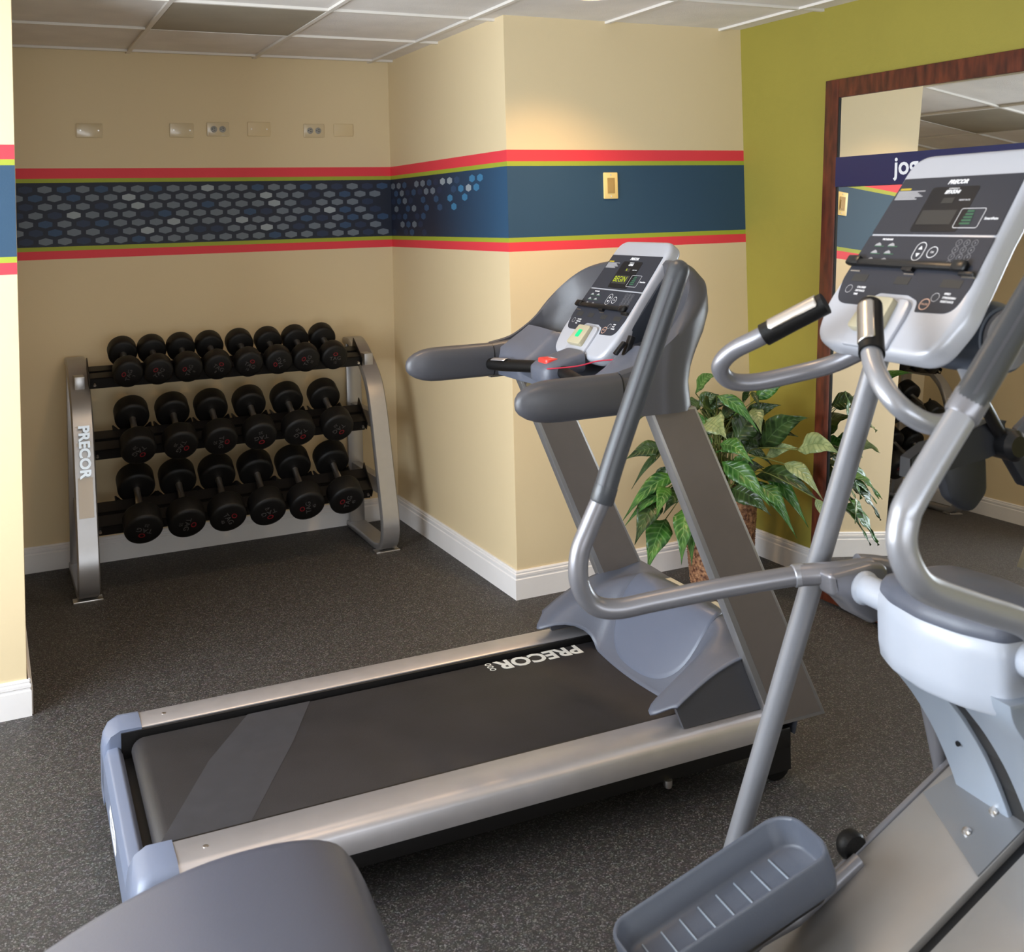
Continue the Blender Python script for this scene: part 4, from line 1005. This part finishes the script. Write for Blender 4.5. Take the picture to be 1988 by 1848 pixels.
    bm = nb(); add_text(bm, 'STOP', 0.014, Matrix.Translation((1.215, -0.005, 1.1875)) @ Matrix.Rotation(-PI/2, 4, 'Z'), depth=0.0002); finish(bm, 'stop_lettering', white_print, stp, smooth=False)
    # console
    M = frame_matrix(1.439, 1.373, 0.674)
    c = console(t, M, True, 'C956i')
    bm = nb(); prism(bm, [(-0.130, 0.145), (0.130, 0.145), (0.145, -0.20), (-0.145, -0.20)], -0.075, -0.040, 'z', bevel=0.01, M=M); finish(bm, 'console_back', dark_plastic, t)
    for s in (-1, 1):
        bm = nb(); prism(bm, [(1.352, 1.222), (1.494, 1.398), (1.525, 1.43), (1.515, 1.222)], s*0.160, s*0.170, 'y', bevel=0.002); finish(bm, 'console_cheek', mat('navy_black_plastic', srgb(36, 40, 48), 0.35), t)
    # safety clip and red cord
    bm = nb(); Mc = Matrix.Translation((1.325, -0.262, 1.238)) @ Matrix.Rotation(math.radians(25), 4, 'Y')
    box(bm, -0.008, 0.008, -0.010, 0.010, -0.030, 0.030, M=Mc, bevel=0.003); box(bm, -0.022, -0.012, -0.008, 0.008, -0.045, 0.0, M=Mc @ Matrix.Rotation(math.radians(20), 4, 'Y'), bevel=0.002); finish(bm, 'safety_clip', black_plastic, t)
    bm = nb(); tube(bm, catmull([(1.20, 0.03, 1.165), (1.172, -0.01, 1.158), (1.18, -0.07, 1.165), (1.235, -0.13, 1.175), (1.275, -0.17, 1.19), (1.30, -0.23, 1.20), (1.325, -0.262, 1.212)], 6), 0.0020, 8); finish(bm, 'safety_cord', red_cord, t)
    return t
treadmill()

# ------------------------------------------------------------ elliptical trainer
def elliptical():
    t = empty('elliptical_trainer', (-0.489, -2.718, 0), -0.091, label='silver elliptical trainer with tall swing arms in the right foreground', cat='elliptical trainer')
    M = frame_matrix(0.0, 1.555, 0.644)
    console(t, M, False, 'EFX534i')
    bm = nb(); prism(bm, rpoly([(-0.10, 0.10), (0.10, 0.10), (0.11, -0.17), (-0.11, -0.17)], 0.03, 4), -0.085, -0.040, 'z', bevel=0.012, M=M); finish(bm, 'console_back', mat('dark_bracket_plastic', srgb(56, 62, 72), 0.35), t)
    bm = nb(); lathe(bm, [(0.02, -0.15), (0.055, -0.146), (0.062, -0.12), (0.062, 0.08), (0.055, 0.10), (0.02, 0.104)], (0.02, 0, 1.385), 'y', 32); hb = finish(bm, 'console_mount', mat('dark_bracket_plastic', srgb(56, 62, 72), 0.35), t)
    for s in (-1, 1):
        bm = nb(); lathe(bm, [(0.02, s*0.148), (0.050, s*0.150), (0.048, s*0.156), (0.02, s*0.158)], (0.02, 0, 1.385), 'y', 32); finish(bm, 'mount_cap', tube_grey, t)
    # long upright leg
    for sg in (1, -1):
        top = Vector((0.083, sg*0.211, 1.385)); foot = Vector((-0.168, sg*0.547, 0.018))
        bm = nb(); tube(bm, [Vector((0.03, sg*0.12, 1.400)), top+Vector((-0.008, -0.02*sg, 0.004)), top+(foot-top)*0.02, foot], [0.0225, 0.0225, 0.0228, 0.0228], 28); finish(bm, 'upright_tube', tube_silver, t)
        bm = nb(); lathe(bm, [(0.034, 0), (0.036, 0.004), (0.034, 0.02), (0.026, 0.03)], (foot.x, foot.y, 0), 'z', 24); finish(bm, 'rubber_foot', black_rubber, t)
    # unidentified dark shape behind the handles, built as hub, arms, body and stem
    bm = nb(); lathe(bm, [(0.020, 0.05), (0.030, 0.06), (0.030, 0.12), (0.020, 0.13)], (0.245, 0, 1.150), 'y', 24); hd = finish(bm, 'dark_shape_hub', black_plastic, t)
    bm = nb(); loft(bm, [[Vector((x, y, z)) for x, z in ((x0_, z0_-w2), (x0_, z0_+w2), (x0_+0.004, z0_+w2)) for y in (0.085,)]+[Vector((x0_+0.004, 0.115, z0_+w2)), Vector((x0_, 0.115, z0_-w2))] for x0_, z0_, w2 in ((0.018, 1.125, 0.018), (0.06, 1.135, 0.030), (0.13, 1.145, 0.028), (0.20, 1.160, 0.034), (0.245, 1.165, 0.028))]); finish(bm, 'dark_shape_arm', mat('dark_shape_plastic', srgb(20, 22, 28), 0.5), hd)
    bm = nb(); prism(bm, rpoly([(0.225, 1.16), (0.262, 1.17), (0.325, 1.085), (0.312, 1.062), (0.290, 1.062)], 0.008, 4), 0.08, 0.11, 'y', bevel=0.006); finish(bm, 'dark_shape_arm', MATS['dark_shape_plastic'], hd)
    bm = nb(); prism(bm, rpoly([(0.09, 1.135), (0.205, 1.150), (0.205, 1.060), (0.165, 1.020), (0.115, 1.055)], 0.03, 5), 0.09, 0.12, 'y', bevel=0.008); finish(bm, 'dark_shape_body', MATS['dark_shape_plastic'], hd)
    bm = nb(); prism(bm, rpoly([(0.28, 1.17), (0.345, 1.215), (0.40, 1.15), (0.335, 1.09)], 0.01, 4), 0.095, 0.11, 'y', bevel=0.004); finish(bm, 'dark_shape_paddle', dark_plastic, hd)
    bm = nb(); tube(bm, [(0.06, 0.0, 1.34), (0.16, 0.05, 1.24), (0.245, 0.09, 1.155)], 0.012, 14); finish(bm, 'dark_shape_stem', black_metal, hd)
    # fixed handles with pulse grips
    L = [(-0.18, 0.06, 1.441), (-0.256, 0.14, 1.382), (-0.283, 0.197, 1.350), (-0.291, 0.228, 1.318), (-0.262, 0.24, 1.289), (-0.21, 0.23, 1.284), (-0.134, 0.19, 1.302), (-0.094, 0.15, 1.320), (-0.060, 0.10, 1.350), (-0.01, 0.03, 1.385)]
    R = [(-0.178, -0.06, 1.445), (-0.242, -0.14, 1.377), (-0.265, -0.19, 1.342), (-0.260, -0.22, 1.313), (-0.226, -0.23, 1.288), (-0.179, -0.22, 1.277), (-0.114, -0.18, 1.276), (-0.048, -0.14, 1.289), (0.0, -0.09, 1.32), (0.02, -0.03, 1.37)]
    for P in (L, R):
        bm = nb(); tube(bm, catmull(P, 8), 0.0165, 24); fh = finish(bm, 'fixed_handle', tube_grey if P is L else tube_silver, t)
        g0 = Vector(P[0]); g1 = Vector(P[1]); u = (g1-g0)
        bm = nb(); tube(bm, [g0-u*0.02, g0+u*0.5, g1-u*0.03], [0.0195, 0.0195, 0.0205], 24, rounded=False); gr = finish(bm, 'pulse_grip', black_rubber, fh)
        bm = nb(); ax = u.normalized(); up = Vector((-0.75, 0.0, 0.66)); up = (up-ax*up.dot(ax)).normalized(); sd = ax.cross(up); rings = []
        for f in (0.06, 0.09, 0.5, 0.80, 0.83):
            c = g0+u*f; w_ = 52 if 0.07 < f < 0.82 else 38
            rings.append([c+(up*math.cos(q)+sd*math.sin(q))*0.0206 for q in [math.radians(-w_+2*w_*k/10) for k in range(11)]])
        loft(bm, rings, close=False, cap=False); pp = finish(bm, 'pulse_plate', chrome, fh, ang=60); pm = pp.modifiers.new('thickness', 'SOLIDIFY'); pm.thickness = 0.0012; pm.offset = 1
    # swing arms
    far = [(-0.087, 0.29, 0.884), (-0.24, 0.33, 0.868), (-0.367, 0.37, 0.848), (-0.441, 0.39, 0.838), (-0.486, 0.40, 0.852), (-0.512, 0.40, 0.897), (-0.510, 0.40, 0.952), (-0.490, 0.398, 0.999), (-0.455, 0.39, 1.074)]
    farg = [(-0.459, 0.391, 1.064), (-0.432, 0.388, 1.140), (-0.365, 0.374, 1.32), (-0.300, 0.36, 1.492)]
    near = [(-0.075, -0.315, 0.955), (-0.162, -0.35, 1.018), (-0.261, -0.37, 1.062), (-0.357, -0.39, 1.105), (-0.396, -0.40, 1.134), (-0.412, -0.40, 1.172), (-0.408, -0.40, 1.206), (-0.388, -0.40, 1.240), (-0.284, -0.39, 1.348)]
    nearg = [(-0.291, -0.39, 1.341), (-0.270, -0.39, 1.366), (-0.167, -0.37, 1.462), (-0.035, -0.345, 1.585)]
    for s, arm, grip, rot in ((1, far, farg, 0.0), (-1, near, nearg, math.radians(32))):
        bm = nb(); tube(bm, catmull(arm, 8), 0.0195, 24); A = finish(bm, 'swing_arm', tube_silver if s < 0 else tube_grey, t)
        bm = nb(); tube(bm, catmull(grip, 6), 0.0225, 24, rounded=True); g = finish(bm, 'hand_grip', grip_grey, A)
        # moulded seam strip along the grip
        bm = nb(); c = catmull(grip, 6)[1:-1]; tg = (c[-1]-c[0]).normalized(); sd = tg.cross(Vector((0.6, 0.8, 0))).normalized(); nr = sd.cross(tg)
        if nr.x > 0: nr = -nr
        off = nr*0.0
        view = Vector((-0.7, -0.7, 0.1)); view = (view-tg*view.dot(tg)).normalized(); sd = tg.cross(view)
        rings = [[p+(view*math.cos(q)+sd*math.sin(q))*0.0229 for q in [math.radians(d) for d in (-6, -2, 2, 6)]] for p in c]
        loft(bm, rings, close=False, cap=False); finish(bm, 'grip_seam', dark_plastic, g)
        c0 = Vector(grip[0]); ut = (Vector(grip[1])-c0).normalized()
        bm = nb(); tube(bm, [c0-ut*0.018, c0-ut*0.014, c0+ut*0.016], [0.0215, 0.0235, 0.0235], 24); finish(bm, 'grip_collar', grip_grey if s > 0 else tube_grey, A)
        # cast bracket between arm tube and pivot shaft, drawn in the side plane
        poly = rpoly([(-0.060, 0.862), (-0.066, 0.903), (0.030, 0.912), (0.075, 0.905), (0.065, 0.800), (0.032, 0.792), (-0.012, 0.818), (-0.040, 0.848)], [0.01, 0.01, 0.02, 0.03, 0.03, 0.02, 0.02, 0.03], 5)
        cpt = Vector((0.0, 0.875)); pr = []
        for x, z in poly:
            dx, dz = x-cpt.x, z-cpt.y; ca, sa = math.cos(-rot), math.sin(-rot); pr.append((cpt.x+dx*ca-dz*sa, cpt.y+dx*sa+dz*ca))
        bm = nb(); prism(bm, pr, *((0.215, 0.268) if s > 0 else (-0.335, -0.283)), 'y', bevel=0.012, seg=4); finish(bm, 'pivot_bracket', tube_grey, A, ang=50)
        j0 = Vector(arm[0]); j1 = Vector(arm[1]); dj = (j1-j0).normalized()
        bm = nb(); tube(bm, [j0-dj*0.012, j0-dj*0.010, j0+dj*0.010, j0+dj*0.012], [0.0205, 0.0222, 0.0222, 0.0205], 24); finish(bm, 'arm_collar', tube_silver, A)
        def rt(x, z):
            dx, dz = x-cpt.x, z-cpt.y; ca, sa = math.cos(-rot), math.sin(-rot); return (cpt.x+dx*ca-dz*sa, cpt.y+dx*sa+dz*ca)
        q1 = rt(-0.030, 0.891); q2 = rt(0.050, 0.893); yy = (0.256, 0.243) if s > 0 else (-0.318, -0.312)
        bm = nb(); tube(bm, catmull([j0, (q1[0], yy[0], q1[1]), (q2[0], yy[1], q2[1])], 5), 0.0215, 24); finish(bm, 'arm_socket', tube_grey, A)
        bm = nb(); lathe(bm, [(0.020, s*0.10), (0.028, s*0.13), (0.028, s*(0.205 if s > 0 else 0.27)), (0.033, s*(0.212 if s > 0 else 0.277)), (0.033, s*(0.22 if s > 0 else 0.285))], (0.012 if s > 0 else 0.045, 0, 0.868 if s > 0 else 0.858), 'y', 28); finish(bm, 'pivot_shaft', cover_white, t)
        # bent rod behind the bracket
        bm = nb(); tube(bm, catmull([(0.03, s*0.26, 0.900), (0.10, s*0.245, 0.885), (0.155, s*0.20, 0.84), (0.17, s*0.15, 0.78)], 6), 0.019, 20); finish(bm, 'link_rod', tube_grey, t)
    # front tower: white cover, grey lid, two curved fins with a dark slot
    bm = nb(); rings = []
    for z, g_ in ((0.765, 0.94), (0.772, 0.98), (0.80, 1.0), (0.86, 1.0), (0.882, 0.985), (0.888, 0.96)):
        pts = rpoly([(-0.012, 0.156), (-0.040, 0.09), (-0.050, 0.0), (-0.036, -0.08), (0.000, -0.150), (0.15, -0.158), (0.19, 0.0), (0.15, 0.158)], [0.03, 0.14, 0.14, 0.14, 0.03, 0.05, 0.10, 0.05], 5)
        rings.append([Vector((0.08+(x-0.08)*g_, y*g_, z)) for x, y in pts])
    loft(bm, rings); finish(bm, 'tower_cover', cover_white, t, ang=50)
    bm = nb(); rings = []
    for z, g_ in ((0.886, 0.955), (0.892, 0.97), (0.905, 0.955), (0.918, 0.90), (0.926, 0.75), (0.929, 0.3)):
        pts = rpoly([(-0.012, 0.156), (-0.040, 0.09), (-0.050, 0.0), (-0.036, -0.08), (0.000, -0.150), (0.15, -0.158), (0.19, 0.0), (0.15, 0.158)], [0.03, 0.14, 0.14, 0.14, 0.03, 0.05, 0.10, 0.05], 5)
        rings.append([Vector((0.08+(x-0.08)*g_, y*g_, z)) for x, y in pts])
    loft(bm, rings); finish(bm, 'tower_lid', grey_plastic, t, ang=60)
    fin = [(-0.012, 0.80), (0.0, 0.76), (0.055, 0.69), (0.100, 0.62), (0.132, 0.555), (0.158, 0.49), (0.172, 0.43)]
    back = [(0.30, 0.43), (0.28, 0.52), (0.24, 0.60), (0.20, 0.68), (0.17, 0.76), (0.16, 0.80)]
    fc = [(p.x, p.z) for p in catmull([(x, 0, z) for x, z in fin], 5)]+[(p.x, p.z) for p in catmull([(x, 0, z) for x, z in back], 3)]
    for s in (-1, 1):
        bm = nb(); prism(bm, fc, s*0.024-0.01, s*0.158-0.01, 'y', bevel=0.005); f = finish(bm, 'tower_fin', mat('pale_blue_grey_metal', srgb(160, 170, 184), 0.35, 0.3), t, ang=40)
        for x, z in ((0.104, 0.61),):
            bm = nb(); lathe(bm, [(0.005, 0.0), (0.005, 0.004)], (0, 0, 0), 'x', 10, M=Matrix.Translation((x-0.004, s*0.085-0.01, z))); finish(bm, 'fin_hole', black_plastic, f)
    bm = nb(); prism(bm, [(x+0.010, z) for x, z in fin]+[(0.26, 0.45), (0.18, 0.78)], -0.0335, 0.0135, 'y'); finish(bm, 'slot', black_plastic, t, smooth=False)
    # ramp: two inclined tracks
    al = math.atan(0.556); Mr = Matrix.Translation((0, 0, 0.399)) @ Matrix.Rotation(-al, 4, 'Y')
    x0, x1 = -0.86, 0.225
    bm = nb(); box(bm, x0, x1, -0.022, 0.190, -0.028, 0.0, M=Mr, bevel=0.002); rm = finish(bm, 'ramp_track', mat('ramp_aluminium', srgb(160, 156, 152), 0.46, 0.55, noise=0.05, nscale=12), t)
    bm = nb(); box(bm, x0, x1, 0.190, 0.202, -0.05, 0.004, M=Mr, bevel=0.002); finish(bm, 'ramp_flange', tube_grey, rm)
    bm = nb(); box(bm, x0, x1, -0.25, -0.045, -0.028, -0.006, M=Mr, bevel=0.002); r2 = finish(bm, 'ramp_track', MATS['ramp_aluminium'], t)
    bm = nb(); box(bm, x0, x1, -0.262, -0.25, -0.05, 0.004, M=Mr, bevel=0.002); finish(bm, 'ramp_flange', tube_grey, r2)
    bm = nb(); box(bm, x0, x1, -0.045, -0.022, -0.03, -0.016, M=Mr); finish(bm, 'centre_groove', black_plastic, t, smooth=False)
    bm = nb(); prism(bm, [(0.06, -0.02), (x1-0.004, -0.02), (x1-0.004, 0.160), (0.13, 0.184)], 0.0, 0.003, 'z', M=Mr); bp = finish(bm, 'bolt_plate', mat('steel_plate', srgb(136, 138, 142), 0.38, 0.6), rm, smooth=False)
    for x, y in ((0.178, 0.045), (0.115, 0.055)):
        bm = nb(); lathe(bm, [(0.009, 0.002), (0.009, 0.006), (0.006, 0.010), (0.001, 0.011)], (0, 0, 0), 'z', 16, M=Mr @ Matrix.Translation((x, y, 0))); finish(bm, 'ramp_bolt', chrome, rm)
    # base frame, drive housing
    bm = nb(); box(bm, -1.70, 0.42, -0.055, 0.055, 0.03, 0.10, bevel=0.006); finish(bm, 'base_beam', tube_grey, t)
    bm = nb(); box(bm, 0.19, 0.29, -0.11, 0.11, 0.06, 0.50, bevel=0.01); finish(bm, 'tower_post', tube_grey, t)
    bm = nb(); lathe(bm, [(0.022, -0.30), (0.026, -0.28), (0.026, 0.28), (0.022, 0.30)], (0.36, 0, 0.026), 'y', 20); finish(bm, 'front_stabiliser', black_rubber, t)
    bm = nb(); lathe(bm, [(0.022, -0.27), (0.026, -0.25), (0.026, 0.25), (0.022, 0.27)], (-1.62, 0, 0.026), 'y', 20); finish(bm, 'rear_stabiliser', black_rubber, t)
    bm = nb(); tube(bm, [(0.168, 0.226, 0.62), (0.198, 0.226, 0.48), (0.235, 0.226, 0.02)], 0.018, 20); finish(bm, 'front_strut', tube_grey, t)
    # rear drive housing, broad shell
    bm = nb(); rings = []
    prof = [(-0.915, 0.10), (-0.915, 0.36), (-0.925, 0.43), (-0.945, 0.50), (-0.975, 0.565), (-1.005, 0.592), (-1.06, 0.606), (-1.14, 0.608), (-1.22, 0.600), (-1.30, 0.580), (-1.38, 0.552), (-1.46, 0.515), (-1.54, 0.465), (-1.62, 0.395), (-1.68, 0.30), (-1.70, 0.20), (-1.70, 0.10)]
    pf = [(p.x-0.028, p.z+0.003) for p in catmull([(x, 0, z) for x, z in prof], 3)]
    for y, ins in ((-0.275, 0.028), (-0.268, 0.012), (-0.255, 0.004), (-0.235, 0.0), (0.235, 0.0), (0.255, 0.004), (0.268, 0.012), (0.275, 0.028)):
        ring = []
        for x, z in pf:
            c = Vector((-1.33, 0.28)); v = Vector((x, z))-c; v = v*(1-ins/v.length); ring.append(Vector((c.x+v.x, y, max(0.10, c.y+v.y))))
        rings.append(ring)
    loft(bm, rings); finish(bm, 'drive_housing', mat('housing_plastic', srgb(76, 78, 90), 0.38, bump=0.08, bscale=400), t, ang=60)
    # foot links, rollers and pedals
    for s, off, lift in ((1, 0.0, 0.0), (-1, -0.10, -0.05)):
        yl = s*0.165
        Pm = Matrix.Translation((-0.352+off, yl-0.004*s, 0.382+lift)) @ Matrix.Rotation(-math.radians(18.5), 4, 'Y')
        bm = nb(); tube(bm, [(-1.10, yl, 0.26), (-0.50+off, yl, 0.245+lift), (-0.20+off, yl, 0.310+lift), (-0.05+off, yl+0.01*s, 0.375+lift)], 0.014, 16); lk = finish(bm, 'foot_link', tube_grey, t)
        bm = nb(); lathe(bm, [(0.012, -0.016), (0.024, -0.015), (0.028, -0.008), (0.028, 0.008), (0.024, 0.015), (0.012, 0.016)], (-0.042+off, yl+0.042*s if s > 0 else yl, 0.385+lift), 'y', 28); finish(bm, 'roller_wheel', black_rubber, t)
        hl, hw = 0.204, 0.078
        out = rpoly([(-hl, -hw*0.92), (hl-0.015, -hw), (hl, -hw*0.55), (hl, hw*0.55), (hl-0.03, hw), (-hl+0.02, hw*0.98), (-hl, hw*0.6)], [0.05, 0.05, 0.05, 0.07, 0.08, 0.06, 0.05], 9)
        def sc2(k, dz): return [Pm @ Vector((x*(1-k/hl), y*(1-k/hw), dz)) for x, y in out]
        bm = nb()
        loft(bm, [sc2(0.012, -0.052), sc2(0.004, -0.045), sc2(0.0, -0.02), sc2(0.001, 0.022), sc2(0.003, 0.026), sc2(0.007, 0.026), sc2(0.009, 0.022), sc2(0.014, -0.022), sc2(0.020, -0.027)])
        pd = finish(bm, 'pedal', mat('pedal_plastic', srgb(84, 89, 101), 0.4, bump=0.1, bscale=400), t, ang=60)
        bm = nb()
        for k in range(8):
            x = -0.155+k*0.040
            if k in (4,) and False: continue
            prism(bm, [(x-0.0016, -0.0262), (x-0.0010, -0.0240), (x+0.0010, -0.0240), (x+0.0016, -0.0262)], -0.050, 0.050, 'y', M=Pm)
        finish(bm, 'tread_rib', mat('rib_plastic', srgb(150, 160, 172), 0.35), pd, smooth=False)
        bm = nb(); loft(bm, [sc2(0.026, -0.070), sc2(0.014, -0.051)]); finish(bm, 'pedal_base', black_plastic, pd)
    return t
elliptical()
